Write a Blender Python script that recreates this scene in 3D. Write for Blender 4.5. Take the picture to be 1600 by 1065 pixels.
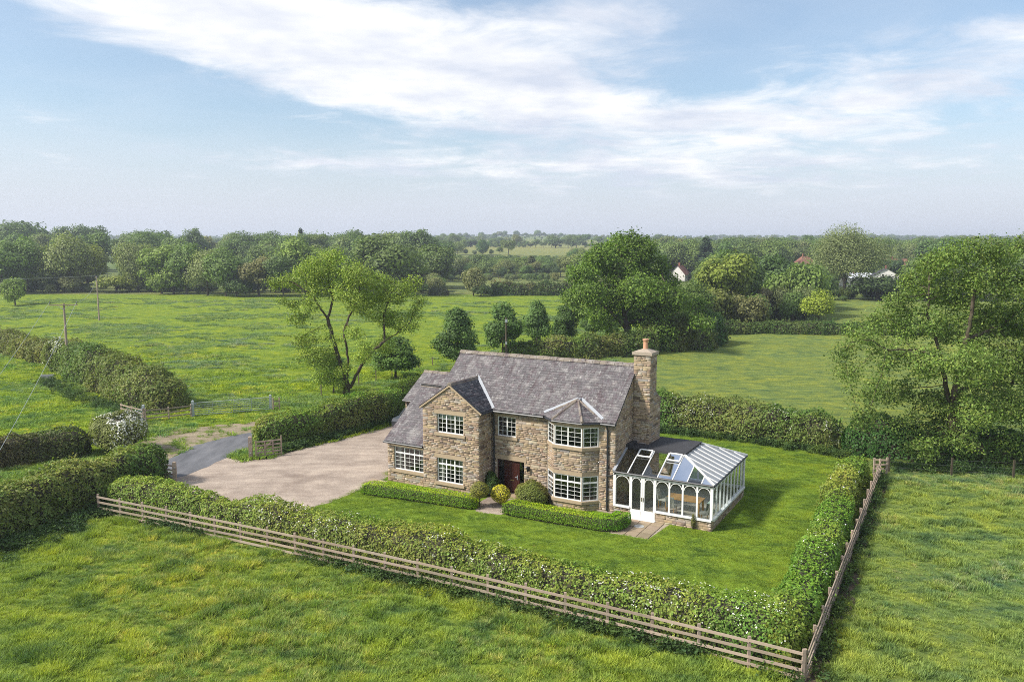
import bpy, bmesh, math, random
import numpy as np
from mathutils import Matrix, Vector

for o in list(bpy.data.objects):
    bpy.data.objects.remove(o)
SC = bpy.context.scene
COL = SC.collection
RNG = np.random.default_rng(7)
random.seed(7)
R = math.radians

# ------------------------------------------------------------------ camera
CAM_H, CAM_PITCH, CAM_F = 14.331, 0.119, 1244.0      # metres, radians, pixels for a 1600 px wide frame
cam_data = bpy.data.cameras.new('camera')
cam_data.sensor_width = 36.0
cam_data.lens = CAM_F / 1600.0 * 36.0
cam_data.clip_start = 0.5
cam_data.clip_end = 12000
cam = bpy.data.objects.new('camera', cam_data)
cam.location = (0, 0, CAM_H)
cam.rotation_euler = (math.pi / 2 - CAM_PITCH, 0, 0)
COL.objects.link(cam)
SC.camera = cam

# ------------------------------------------------------------------ node helper
def nd(nt, typ, ins=None, **props):
    n = nt.nodes.new(typ)
    for k, v in props.items():
        setattr(n, k, v)
    for k, v in (ins or {}).items():
        s = n.inputs[k]
        if isinstance(v, bpy.types.NodeSocket):
            nt.links.new(v, s)
        else:
            s.default_value = v
    return n
def mth(nt, op, a, b=None, c=None, clamp=False):
    ins = {0: a}
    if b is not None: ins[1] = b
    if c is not None: ins[2] = c
    return nd(nt, 'ShaderNodeMath', ins, operation=op, use_clamp=clamp).outputs[0]
def mixc(nt, f, a, b, blend='MIX'):
    n = nd(nt, 'ShaderNodeMix', None, data_type='RGBA', blend_type=blend)
    for i, v in ((0, f), (6, a), (7, b)):
        if isinstance(v, bpy.types.NodeSocket): nt.links.new(v, n.inputs[i])
        elif i == 0: n.inputs[0].default_value = v
        else: n.inputs[i].default_value = (*v[:3], 1)
    return n.outputs[2]
def ramp(nt, f, stops, interp='LINEAR'):
    n = nd(nt, 'ShaderNodeValToRGB', {0: f})
    cr = n.color_ramp; cr.interpolation = interp
    while len(cr.elements) < len(stops): cr.elements.new(0.5)
    for e, (p, c) in zip(cr.elements, stops):
        e.position = p; e.color = (*c[:3], 1) if hasattr(c, '__len__') else (c, c, c, 1)
    return n.outputs[0]
def smooth(nt, x, lo, hi):
    return nd(nt, 'ShaderNodeMapRange', {0: x, 1: lo, 2: hi, 3: 0.0, 4: 1.0}, interpolation_type='SMOOTHSTEP').outputs[0]
def noise(nt, vec, scale, detail=4.0, rough=0.55, dist=0.0):
    return nd(nt, 'ShaderNodeTexNoise', {'Vector': vec, 'Scale': scale, 'Detail': detail, 'Roughness': rough, 'Distortion': dist}).outputs[0]

# ------------------------------------------------------------------ sky, sun, exposure
SUN_EL = R(42)
SUN_DIR = Vector((-0.95, -0.31, 0)).normalized() * math.cos(SUN_EL) + Vector((0, 0, math.sin(SUN_EL)))   # towards the sun
world = bpy.data.worlds.new('World')
SC.world = world
world.use_nodes = True
wt = world.node_tree
wt.nodes.clear()
sky = nd(wt, 'ShaderNodeTexSky', None, sky_type='NISHITA', sun_disc=False, sun_elevation=SUN_EL,
         sun_rotation=math.atan2(SUN_DIR.x, SUN_DIR.y), altitude=60.0, air_density=1.0, dust_density=1.6, ozone_density=2.0)
gen = nd(wt, 'ShaderNodeTexCoord').outputs['Generated']
sep = nd(wt, 'ShaderNodeSeparateXYZ', {0: gen})
dx, dy, dz = sep.outputs
az = mth(wt, 'ARCTAN2', dx, dy)
el = mth(wt, 'ARCSINE', dz)
def blob(a0, e0, ang, w1, w2, amp):
    a = mth(wt, 'SUBTRACT', az, a0); e = mth(wt, 'SUBTRACT', el, e0)
    ca, sa = math.cos(ang), math.sin(ang)
    q = mth(wt, 'ADD', mth(wt, 'MULTIPLY', a, ca / w1), mth(wt, 'MULTIPLY', e, sa / w1))
    r = mth(wt, 'ADD', mth(wt, 'MULTIPLY', a, -sa / w2), mth(wt, 'MULTIPLY', e, ca / w2))
    d = mth(wt, 'ADD', mth(wt, 'MULTIPLY', q, q), mth(wt, 'MULTIPLY', r, r))
    return mth(wt, 'MULTIPLY', mth(wt, 'EXPONENT', mth(wt, 'MULTIPLY', d, -1.0)), amp)
zc = mth(wt, 'ADD', mth(wt, 'MAXIMUM', dz, 0.0), 0.10)
cvec = nd(wt, 'ShaderNodeCombineXYZ', {0: mth(wt, 'DIVIDE', dx, zc), 1: mth(wt, 'MULTIPLY', mth(wt, 'DIVIDE', dy, zc), 1.1), 2: 0.0}).outputs[0]
fine = noise(wt, cvec, 2.1, 7.0, 0.62, 0.45)
big = noise(wt, cvec, 0.50, 2.0)
shape = [(-.33, .248, -.20, .34, .054, .66), (-.06, .212, -.16, .26, .062, .50), (.12, .262, -.1, .20, .022, .34), (.00, .168, -.06, .22, .020, .26),
         (.46, .182, .20, .26, .052, .31), (.28, .122, .10, .30, .042, .28), (-.16, .101, -.02, .22, .016, .42), (.34, .078, .03, .30, .022, .24),
         (-.39, .128, .0, .05, .006, .34), (-.385, .152, .0, .03, .006, .30), (-.235, .148, .0, .03, .006, .3), (.60, .215, .1, .10, .022, .22),
         (-.40, .165, -.2, .20, .030, -.30), (.36, .262, .0, .16, .026, -.25)]
bias = None
for s in shape:
    b = blob(*s)
    bias = b if bias is None else mth(wt, 'ADD', bias, b)
# away from the picture the cover is broken cloud of the same kind
outer = smooth(wt, mth(wt, 'ABSOLUTE', az), 0.62, 0.95)
outer = mth(wt, 'MAXIMUM', outer, smooth(wt, el, 0.30, 0.55))
bias = mth(wt, 'ADD', bias, mth(wt, 'MULTIPLY', outer, 0.30))
dens = mth(wt, 'ADD', mth(wt, 'ADD', mth(wt, 'MULTIPLY', fine, 1.25), mth(wt, 'MULTIPLY', big, 0.30)), bias)
cover = smooth(wt, dens, 0.86, 1.40)
cover = mth(wt, 'MULTIPLY', cover, smooth(wt, el, 0.015, 0.09))
under = noise(wt, nd(wt, 'ShaderNodeVectorMath', {0: cvec, 1: (0.35, 0.22, 3.0)}, operation='ADD').outputs[0], 1.5, 4.0, 0.6)
cl = ramp(wt, under, [(0.36, (3.75, 4.05, 4.7)), (0.48, (4.6, 4.75, 5.15)), (0.62, (5.7, 5.7, 5.8))])
# clear air: the physical sky whitened by thin high cloud and by the haze layer at the horizon
skyc = nd(wt, 'ShaderNodeVectorMath', {0: sky.outputs[0], 1: (0.86, 0.90, 0.88)}, operation='MULTIPLY').outputs[0]
veil = mth(wt, 'MULTIPLY', smooth(wt, mth(wt, 'ADD', big, mth(wt, 'MULTIPLY', fine, 0.5)), 0.55, 1.0), 0.25)
c1 = mixc(wt, mth(wt, 'ADD', veil, 0.15), skyc, (4.2, 4.6, 5.2))
hz = nd(wt, 'ShaderNodeMapRange', {0: el, 1: 0.0, 2: 0.17, 3: 0.92, 4: 0.0}, interpolation_type='SMOOTHSTEP').outputs[0]
c2 = mixc(wt, hz, c1, (3.95, 4.15, 4.7))
c3 = mixc(wt, mth(wt, 'MULTIPLY', cover, 0.95), c2, cl)
bg = nd(wt, 'ShaderNodeBackground', {0: c3, 1: 0.095})
world.cycles.sampling_method = 'MANUAL'
world.cycles.sample_map_resolution = 512
wo = nd(wt, 'ShaderNodeOutputWorld', {0: bg.outputs[0]})

sun_l = bpy.data.lights.new('sun', 'SUN')
sun_l.energy = 2.9
sun_l.angle = R(7)
sun_l.color = (1.0, 0.95, 0.86)
sun = bpy.data.objects.new('sun', sun_l)
sun.rotation_euler = SUN_DIR.to_track_quat('Z', 'Y').to_euler()
sun.location = (-40, -20, 60)
COL.objects.link(sun)

SC.view_settings.view_transform = 'Standard'
SC.view_settings.look = 'None'
SC.view_settings.gamma = 1.0
SC.view_settings.use_curve_mapping = False
SC.view_settings.exposure = 1.04
SC.render.engine = 'CYCLES'
cy = SC.cycles
cy.use_denoising = False
try:
    cy.denoiser = 'OPENIMAGEDENOISE'
    cy.denoising_input_passes = 'RGB_ALBEDO_NORMAL'
    cy.denoising_prefilter = 'ACCURATE'
except Exception:
    pass
cy.use_adaptive_sampling = True
cy.adaptive_threshold = 0.01
cy.filter_width = 0.95
cy.max_bounces = 5
cy.diffuse_bounces = 2
cy.glossy_bounces = 3
cy.transmission_bounces = 4
cy.transparent_max_bounces = 12
cy.volume_bounces = 0
cy.caustics_reflective = False
cy.caustics_refractive = False
SC.render.film_transparent = False

# ------------------------------------------------------------------ picking points on the ground plane
def ray_dir(px, py):
    a = (px - 800.0) / CAM_F; b = -(py - 532.5) / CAM_F
    cp, sp = math.cos(CAM_PITCH), math.sin(CAM_PITCH)
    return a, cp + b * sp, -sp + b * cp
def at(px, py, z=0.0):                     # world x, y of the point at height z seen at that place of the photograph
    a, f, g = ray_dir(px, py)
    t = (z - CAM_H) / g
    return a * t, f * t
def x_at(px, y, z=0.0):
    d = y * math.cos(CAM_PITCH) - (z - CAM_H) * math.sin(CAM_PITCH)
    return (px - 800.0) / CAM_F * d
def z_at(py, y):
    b = -(py - 532.5) / CAM_F
    cp, sp = math.cos(CAM_PITCH), math.sin(CAM_PITCH)
    return CAM_H + y * (-sp + b * cp) / (cp + b * sp)
def sstep(x, a, b):
    t = np.clip((np.asarray(x, float) - a) / (b - a), 0, 1)
    return t * t * (3 - 2 * t)
def terrain(x, y):
    x = np.asarray(x, float); y = np.asarray(y, float)
    h = 10 * sstep(y, 340, 820) + 12 * sstep(y, 700, 1500) + 20 * sstep(y, 1400, 3000)
    h = h + sstep(y, 320, 800) * (2.6 * np.sin(x / 170.0 + 1.0) + 1.8 * np.sin(x / 83.0 + y / 240.0)) + sstep(y, 900, 1800) * (5.0 * np.sin(x / 310.0 + .6) + 3.0 * np.sin(x / 140.0 + 2.))
    return h

# ------------------------------------------------------------------ mesh helpers
_TAB = np.random.default_rng(3).random((32, 32, 32))
def vnoise(P, scale=1.0, off=0.0):
    P = np.asarray(P, float) * scale + off
    i = np.floor(P).astype(int); f = P - i
    f = f * f * (3 - 2 * f)
    r = 0
    for a in (0, 1):
        for b in (0, 1):
            for c in (0, 1):
                w = (f[:, 0] if a else 1 - f[:, 0]) * (f[:, 1] if b else 1 - f[:, 1]) * (f[:, 2] if c else 1 - f[:, 2])
                r = r + w * _TAB[(i[:, 0] + a) % 32, (i[:, 1] + b) % 32, (i[:, 2] + c) % 32]
    return r
def mesh_np(name, V, F, mat=None, tint=None, smooth_=False):
    """V (n,3), F (m,k) or a list of such arrays; tint (m,3) per face"""
    V = np.asarray(V, np.float32)
    Fs = F if isinstance(F, list) else [F]
    Fs = [np.asarray(f, np.int32) for f in Fs if len(f)]
    me = bpy.data.meshes.new(name)
    nl = sum(f.size for f in Fs); nf = sum(len(f) for f in Fs)
    me.vertices.add(len(V)); me.vertices.foreach_set('co', V.ravel())
    me.loops.add(nl); me.polygons.add(nf)
    me.loops.foreach_set('vertex_index', np.concatenate([f.ravel() for f in Fs]))
    tot = np.concatenate([np.full(len(f), f.shape[1], np.int32) for f in Fs])
    st = np.concatenate([[0], np.cumsum(tot)[:-1]]).astype(np.int32)
    me.polygons.foreach_set('loop_start', st)
    if smooth_: me.polygons.foreach_set('use_smooth', np.ones(nf, bool))
    me.update(calc_edges=True)
    if tint is not None:
        at_ = me.attributes.new('tint', 'FLOAT_COLOR', 'FACE')
        c = np.ones((nf, 4), np.float32); c[:, :3] = tint
        at_.data.foreach_set('color', c.ravel())
    if mat is not None: me.materials.append(mat)
    return me
class MB:
    """collects boxes, bars, tubes and polygons in one mesh"""
    def __init__(s): s.v = []; s.f = []; s.t = []
    def add(s, V, F, tint=None):
        n = len(s.v); s.v += [tuple(map(float, p)) for p in V]; s.f += [tuple(i + n for i in q) for q in F]
        s.t += [tint or (1, 1, 1)] * len(F)
    def box(s, x0, x1, y0, y1, z0, z1, tint=None):
        V = [(x, y, z) for z in (z0, z1) for y in (y0, y1) for x in (x0, x1)]
        s.add(V, [(0, 2, 3, 1), (4, 5, 7, 6), (0, 1, 5, 4), (2, 6, 7, 3), (0, 4, 6, 2), (1, 3, 7, 5)], tint)
    def bar(s, a, b, w, h, up=(0, 0, 1), tint=None):
        a, b = Vector(a), Vector(b); d = (b - a).normalized(); up = Vector(up)
        sd = d.cross(up)
        if sd.length < 1e-5: sd = d.cross(Vector((1, 0, 0)))
        sd.normalize(); u2 = sd.cross(d).normalized()
        V = [p + sd * (i * w / 2) + u2 * (j * h / 2) for p in (a, b) for i, j in ((-1, -1), (1, -1), (1, 1), (-1, 1))]
        s.add(V, [(0, 1, 2, 3), (7, 6, 5, 4), (0, 4, 5, 1), (1, 5, 6, 2), (2, 6, 7, 3), (3, 7, 4, 0)], tint)
    def tube(s, pts, rad, n=8, cap=True, tint=None):
        pts = [Vector(p) for p in pts]; rad = rad if hasattr(rad, '__len__') else [rad] * len(pts)
        V = []; F = []
        for i, p in enumerate(pts):
            d = (pts[min(i + 1, len(pts) - 1)] - pts[max(i - 1, 0)]).normalized()
            q = Vector((0, 0, 1)) if abs(d.z) < .9 else Vector((1, 0, 0))
            a = d.cross(q).normalized(); b = a.cross(d)
            V += [p + (a * math.cos(k * 2 * math.pi / n) + b * math.sin(k * 2 * math.pi / n)) * rad[i] for k in range(n)]
        for i in range(len(pts) - 1):
            F += [(i * n + k, i * n + (k + 1) % n, (i + 1) * n + (k + 1) % n, (i + 1) * n + k) for k in range(n)]
        if cap: F += [tuple(range(n))[::-1], tuple((len(pts) - 1) * n + k for k in range(n))]
        s.add(V, F, tint)
    def poly(s, P, tint=None): s.add(P, [tuple(range(len(P)))], tint)
    def prism(s, P, off, tint=None):
        n = len(P); o = Vector(off); Q = [Vector(p) for p in P]; V = Q + [p + o for p in Q]
        s.add(V, [tuple(range(n))[::-1], tuple(range(n, 2 * n))] + [(i, (i + 1) % n, n + (i + 1) % n, n + i) for i in range(n)], tint)
    def mesh(s, name, mat=None):
        me = bpy.data.meshes.new(name); me.from_pydata(s.v, [], s.f); me.update()
        a = me.attributes.new('tint', 'FLOAT_COLOR', 'FACE')
        c = np.ones((len(s.f), 4), np.float32); c[:, :3] = s.t; a.data.foreach_set('color', c.ravel())
        bm = bmesh.new(); bm.from_mesh(me); bmesh.ops.recalc_face_normals(bm, faces=bm.faces); bm.to_mesh(me); bm.free()
        if mat: me.materials.append(mat)
        return me
    def build(s, name, mat, parent=None, **kw): return link(name, s.mesh(name, mat), parent, **kw)
def link(name, me, parent=None, label=None, cat=None, group=None, kind=None, loc=None, color=None):
    o = bpy.data.objects.new(name, me); COL.objects.link(o)
    if parent: o.parent = parent
    if loc is not None: o.location = loc
    if color is not None: o.color = (*color[:3], 1)
    return tag(o, label, cat, group, kind)
def tag(o, label=None, cat=None, group=None, kind=None):
    for k, v in (('label', label), ('category', cat), ('group', group), ('kind', kind)):
        if v: o[k] = v
    return o
def thing(name, label, cat, loc=(0, 0, 0), rz=0.0, group=None):
    o = bpy.data.objects.new(name, None); COL.objects.link(o)
    o.empty_display_size = 0.3
    o.location = loc; o.rotation_euler = (0, 0, rz)
    return tag(o, label, cat, group)

# ------------------------------------------------------------------ materials
def new_mat(name):
    m = bpy.data.materials.new(name); m.use_nodes = True
    nt = m.node_tree; nt.nodes.clear()
    out = nd(nt, 'ShaderNodeOutputMaterial')
    b = nd(nt, 'ShaderNodeBsdfPrincipled')
    nt.links.new(b.outputs[0], out.inputs[0])
    return m, nt, b, out
def setin(nt, b, **kw):
    for k, v in kw.items():
        k = {'base': 'Base Color', 'rough': 'Roughness', 'metal': 'Metallic', 'spec': 'Specular IOR Level', 'normal': 'Normal'}[k]
        if isinstance(v, bpy.types.NodeSocket): nt.links.new(v, b.inputs[k])
        else: b.inputs[k].default_value = (*v, 1) if hasattr(v, '__len__') else v
def posn(nt): return nd(nt, 'ShaderNodeNewGeometry').outputs['Position']
def objco(nt): return nd(nt, 'ShaderNodeTexCoord').outputs['Object']
def tintn(nt): return nd(nt, 'ShaderNodeAttribute', None, attribute_name='tint').outputs['Color']
def bumpn(nt, h, strength, dist): return nd(nt, 'ShaderNodeBump', {'Height': h, 'Strength': strength, 'Distance': dist}).outputs[0]
def simple(name, col, rough=.6, metal=0., var=0.15, scale=6., bump=0., tinted=False):
    m, nt, b, out = new_mat(name)
    n = noise(nt, posn(nt), scale, 5, .6)
    c = mixc(nt, n, tuple(x * (1 - var) for x in col), tuple(min(1, x * (1 + var)) for x in col))
    if tinted:
        c = mixc(nt, 1.0, c, tintn(nt), 'MULTIPLY')
        c = mixc(nt, 1.0, c, nd(nt, 'ShaderNodeObjectInfo').outputs['Color'], 'MULTIPLY')
    setin(nt, b, base=c, rough=rough, metal=metal)
    if bump: setin(nt, b, normal=bumpn(nt, noise(nt, posn(nt), scale * 6, 3), bump, .01))
    return m
M = {}
M['white'] = simple('white_paint', (.78, .77, .74), .45, var=.05)
M['gutter'] = simple('dark_gutter', (.025, .027, .032), .45)
M['lead'] = simple('lead_flashing', (.32, .335, .36), .5, var=.12)
M['felt'] = simple('roof_felt', (.035, .034, .037), .8, var=.3, scale=2.5)
M['deck'] = simple('roof_underlay', (.05, .05, .05), .9)
M['door'] = simple('door_mahogany', (.045, .010, .007), .4, var=.25, scale=9)
M['brass'] = simple('brass', (.6, .45, .2), .3, .9)
M['steel'] = simple('galvanised_steel', (.42, .45, .47), .5, .35, var=.2, scale=12)
M['black'] = simple('black_metal', (.012, .012, .013), .4)
M['pot'] = simple('clay_pot', (.50, .27, .16), .8, var=.15)
M['dressed'] = simple('dressed_sandstone', (.36, .275, .180), .85, var=.25, scale=3.5, bump=.4)
M['mortar'] = simple('lime_mortar', (.35, .29, .225), .95, var=.2, scale=8, bump=.5)
M['concrete'] = simple('concrete', (.38, .38, .37), .9, var=.2)
M['oakwood'] = simple('oak_furniture', (.45, .25, .10), .5, var=.2)
M['fabric'] = simple('pale_fabric', (.55, .52, .46), .9)
M['sage'] = simple('sage_throw', (.45, .55, .47), .95)
M['floor_in'] = simple('interior_floor', (.30, .25, .20), .6)
M['plaster'] = simple('interior_plaster', (.42, .40, .36), .9)
M['blind'] = simple('window_blind', (.62, .66, .62), .9)
M['curtain'] = simple('curtain_linen', (.62, .58, .50), .95, var=.3)
M['orange'] = simple('weathered_orange', (.55, .22, .10), .7)
M['carpaint'] = simple('car_paint', (.05, .055, .065), .25, .3)
M['tyre'] = simple('tyre_rubber', (.02, .02, .02), .85)
M['tile_red'] = simple('red_clay_tiles', (.24, .105, .075), .85, var=.25, scale=1.5)
M['brickwall'] = simple('red_brick', (.25, .10, .075), .9, var=.2, scale=1.0)
M['render'] = simple('white_render', (.75, .72, .68), .85, var=.06)
M['shedroof'] = simple('pale_sheet_roof', (.66, .68, .72), .5, var=.05)
def glass_mat(name, tint=(.9, .95, .94), refl=.10, boost=.65):
    m = bpy.data.materials.new(name); m.use_nodes = True; nt = m.node_tree; nt.nodes.clear()
    out = nd(nt, 'ShaderNodeOutputMaterial')
    tr = nd(nt, 'ShaderNodeBsdfTransparent', {0: (*tint, 1)})
    gl = nd(nt, 'ShaderNodeBsdfGlossy', {'Color': (.95, .97, 1, 1), 'Roughness': .015})
    lw = nd(nt, 'ShaderNodeFresnel', {0: 1.5}).outputs[0]
    f = mth(nt, 'ADD', mth(nt, 'MULTIPLY', lw, boost), refl, clamp=True)
    mx = nd(nt, 'ShaderNodeMixShader', {0: f, 1: tr.outputs[0], 2: gl.outputs[0]})
    nt.links.new(mx.outputs[0], out.inputs[0])
    return m
M['glass'] = glass_mat('window_glass', (.75, .80, .78), .07, .8)
M['glass_wall'] = glass_mat('conservatory_glass', (.88, .92, .90), .03, .7)
M['glass_roof'] = glass_mat('roof_glass', (.78, .84, .87), .07, 1.2)
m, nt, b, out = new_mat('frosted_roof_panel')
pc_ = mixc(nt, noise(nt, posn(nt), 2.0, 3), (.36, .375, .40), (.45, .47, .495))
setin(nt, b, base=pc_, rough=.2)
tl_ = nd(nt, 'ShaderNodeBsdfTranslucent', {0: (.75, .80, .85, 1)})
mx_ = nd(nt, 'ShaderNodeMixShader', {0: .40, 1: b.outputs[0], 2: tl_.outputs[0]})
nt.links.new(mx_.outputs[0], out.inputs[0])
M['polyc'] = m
M['tile_floor'] = simple('pale_floor_tile', (.52, .46, .38), .5, var=.12)
M['wire'] = simple('dull_fence_wire', (.10, .10, .10), .6)
# --- stone pieces: colour per piece, grain within
m, nt, b, out = new_mat('coursed_sandstone')
p = posn(nt)
c = mixc(nt, 1.0, tintn(nt), nd(nt, 'ShaderNodeObjectInfo').outputs['Color'], 'MULTIPLY')
g = noise(nt, p, 9.0, 6, .65)
c = mixc(nt, mth(nt, 'MULTIPLY', smooth(nt, g, .35, .8), .55), c, mixc(nt, 1.0, c, (.55, .50, .45), 'MULTIPLY'))
c = mixc(nt, smooth(nt, noise(nt, p, .55, 5, .6), .55, .8), c, mixc(nt, 1.0, c, (.66, .64, .62), 'MULTIPLY'))
setin(nt, b, base=c, rough=.92, spec=.2, normal=bumpn(nt, noise(nt, p, 30, 4, .7), .6, .012))
M['stone'] = m
# --- slates
m, nt, b, out = new_mat('stone_slate')
p = posn(nt)
c = mixc(nt, 1.0, tintn(nt), nd(nt, 'ShaderNodeObjectInfo').outputs['Color'], 'MULTIPLY')
st = nd(nt, 'ShaderNodeMapping', {'Vector': objco(nt), 'Scale': (2.2, .35, .35)}).outputs[0]
streak = noise(nt, st, 1.3, 6, .65)
c = mixc(nt, mth(nt, 'MULTIPLY', smooth(nt, streak, .50, .64), .70), c, (.078, .052, .060))
lich = noise(nt, p, 1.1, 7, .7)
c = mixc(nt, mth(nt, 'MULTIPLY', smooth(nt, lich, .50, .68), .62), c, (.30, .28, .27))
c = mixc(nt, mth(nt, 'MULTIPLY', smooth(nt, noise(nt, p, 5.5, 4, .7), .57, .68), .65), c, (.42, .41, .39))
setin(nt, b, base=c, rough=.7, spec=.3, normal=bumpn(nt, noise(nt, p, 25, 4, .7), .5, .01))
M['slate'] = m
# --- weathered rails
m, nt, b, out = new_mat('weathered_timber')
oc = objco(nt)
gr = noise(nt, nd(nt, 'ShaderNodeMapping', {'Vector': oc, 'Scale': (1.2, 18, 18)}).outputs[0], 3.0, 5, .7)
c = ramp(nt, gr, [(.25, (.20, .145, .105)), (.5, (.34, .265, .205)), (.75, (.46, .38, .31))])
c = mixc(nt, 1.0, c, nd(nt, 'ShaderNodeObjectInfo').outputs['Color'], 'MULTIPLY')
c = mixc(nt, mth(nt, 'MULTIPLY', smooth(nt, noise(nt, posn(nt), 1.6, 4), .55, .75), .5), c, (.17, .17, .11))
setin(nt, b, base=c, rough=.9, spec=.2, normal=bumpn(nt, gr, .5, .01))
M['timber'] = m
# --- bark
m, nt, b, out = new_mat('bark')
p = posn(nt)
bk = noise(nt, nd(nt, 'ShaderNodeMapping', {'Vector': p, 'Scale': (7, 7, 1.6)}).outputs[0], 1.5, 6, .7)
c = ramp(nt, bk, [(.3, (.035, .026, .018)), (.55, (.10, .080, .058)), (.8, (.19, .165, .13))])
c = mixc(nt, mth(nt, 'MULTIPLY', smooth(nt, noise(nt, p, 1.2, 3), .5, .75), .5), c, (.085, .095, .04))
setin(nt, b, base=c, rough=.95, spec=.1, normal=bumpn(nt, bk, .8, .03))
M['bark'] = m
# --- leaves: object colour times the leaf's own tint; light passes through
def leaf_mat(name, instanced=False, trans=.30):
    m = bpy.data.materials.new(name); m.use_nodes = True; nt = m.node_tree; nt.nodes.clear()
    out = nd(nt, 'ShaderNodeOutputMaterial')
    oi = nd(nt, 'ShaderNodeObjectInfo')
    if instanced:
        oc = ramp(nt, oi.outputs['Random'], [(0, (.045, .080, .024)), (.15, (.075, .108, .030)), (.3, (.040, .064, .028)), (.45, (.092, .118, .034)), (.6, (.055, .088, .028)), (.75, (.088, .098, .048)), (.88, (.060, .098, .028)), (1, (.110, .112, .052))])
    else:
        oc = oi.outputs['Color']
    c = mixc(nt, 1.0, oc, tintn(nt), 'MULTIPLY')
    c = mixc(nt, 1.0, c, ramp(nt, noise(nt, posn(nt), .45, 3), [(.3, (1.95, 2.0, 1.65)), (.7, (2.5, 2.45, 1.8))]), 'MULTIPLY')
    d = nd(nt, 'ShaderNodeBsdfPrincipled', {'Base Color': c, 'Roughness': .55, 'Specular IOR Level': .25})
    t = nd(nt, 'ShaderNodeBsdfTranslucent', {0: mixc(nt, 1.0, c, (1.15, 1.32, .6), 'MULTIPLY')})
    mx = nd(nt, 'ShaderNodeMixShader', {0: trans, 1: d.outputs[0], 2: t.outputs[0]})
    nt.links.new(mx.outputs[0], out.inputs[0])
    return m
M['leaf'] = leaf_mat('leaf')
M['leaf_far'] = leaf_mat('leaf_far', True)
M['twig'] = simple('twigs', (.055, .050, .028), .95, var=.4)
m, nt, b, out = new_mat('blossom')
setin(nt, b, base=mixc(nt, 1.0, (.74, .73, .64), tintn(nt), 'MULTIPLY'), rough=.8)
M['blossom'] = m
# --- grass colour shared by turf and blades
def grass_colour(nt, tint=None, blade=False):
    p = posn(nt)
    n1 = noise(nt, p, .11, 4, .55)
    n2 = noise(nt, p, .62, 5, .62)
    n3 = noise(nt, nd(nt, 'ShaderNodeMapping', {'Vector': p, 'Rotation': (0, 0, .5), 'Scale': (.35, 1.2, 1)}).outputs[0], 1.15, 5, .6, .6)
    c = ramp(nt, n2, [(.28, (.42, .56, .80)), (.46, (.88, .92, .98)), (.60, (1.14, 1.08, .9)), (.76, (1.48, 1.25, .95))])
    c = mixc(nt, 1.0, c, ramp(nt, n1, [(.3, (.86, .92, 1.1)), (.7, (1.16, 1.06, .85))]), 'MULTIPLY')
    c = mixc(nt, 1.0, c, ramp(nt, n3, [(.32, (.60, .70, 1.0)), (.52, (1.0, 1.0, 1.0)), (.75, (1.2, 1.16, 1.25))]), 'MULTIPLY')
    if tint is None: tint = tintn(nt)
    c = mixc(nt, 1.0, c, tint, 'MULTIPLY')
    return c, n2, n3
m, nt, b, out = new_mat('meadow_turf')
c, n2, n3 = grass_colour(nt)
hb = mth(nt, 'ADD', noise(nt, posn(nt), 5.0, 6, .75), mth(nt, 'MULTIPLY', n3, 2.2))
setin(nt, b, base=c, rough=.95, spec=.08, normal=bumpn(nt, hb, .75, .35))
M['turf'] = m
def blade_mat(name, instanced_tint):
    m = bpy.data.materials.new(name); m.use_nodes = True; nt = m.node_tree; nt.nodes.clear()
    out = nd(nt, 'ShaderNodeOutputMaterial')
    ti = nd(nt, 'ShaderNodeAttribute', None, attribute_name='zone', attribute_type='INSTANCER').outputs['Color']
    c, _, _ = grass_colour(nt, ti)
    c = mixc(nt, 1.0, c, tintn(nt), 'MULTIPLY')
    rv = nd(nt, 'ShaderNodeObjectInfo').outputs['Random']
    c = mixc(nt, 1.0, c, ramp(nt, rv, [(0, (1.28, 1.32, 1.4)), (.5, (1.58, 1.55, 1.55)), (1, (1.9, 1.78, 1.75))]), 'MULTIPLY')
    d = nd(nt, 'ShaderNodeBsdfPrincipled', {'Base Color': c, 'Roughness': .6, 'Specular IOR Level': .2})
    t = nd(nt, 'ShaderNodeBsdfTranslucent', {0: mixc(nt, 1.0, c, (1.3, 1.3, .7), 'MULTIPLY')})
    mx = nd(nt, 'ShaderNodeMixShader', {0: .35, 1: d.outputs[0], 2: t.outputs[0]})
    nt.links.new(mx.outputs[0], out.inputs[0])
    return m
M['blade'] = blade_mat('grass_blade', True)
# --- mown lawn
m, nt, b, out = new_mat('mown_lawn')
p = posn(nt)
l1 = noise(nt, p, .35, 4, .6); l2 = noise(nt, p, 2.6, 5, .7); l3 = noise(nt, p, 14, 3, .7)
c = ramp(nt, l2, [(.28, (.132, .202, .021)), (.5, (.162, .240, .027)), (.72, (.190, .265, .034))])
c = mixc(nt, 1.0, c, ramp(nt, l1, [(.3, (.84, .88, .9)), (.7, (1.12, 1.08, 1.0))]), 'MULTIPLY')
c = mixc(nt, 1.0, c, ramp(nt, l3, [(.3, (.75, .78, .8)), (.7, (1.2, 1.18, 1.1))]), 'MULTIPLY')
setin(nt, b, base=c, rough=.95, spec=.08, normal=bumpn(nt, mth(nt, 'ADD', l3, l2), .5, .06))
M['lawn'] = m
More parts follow.
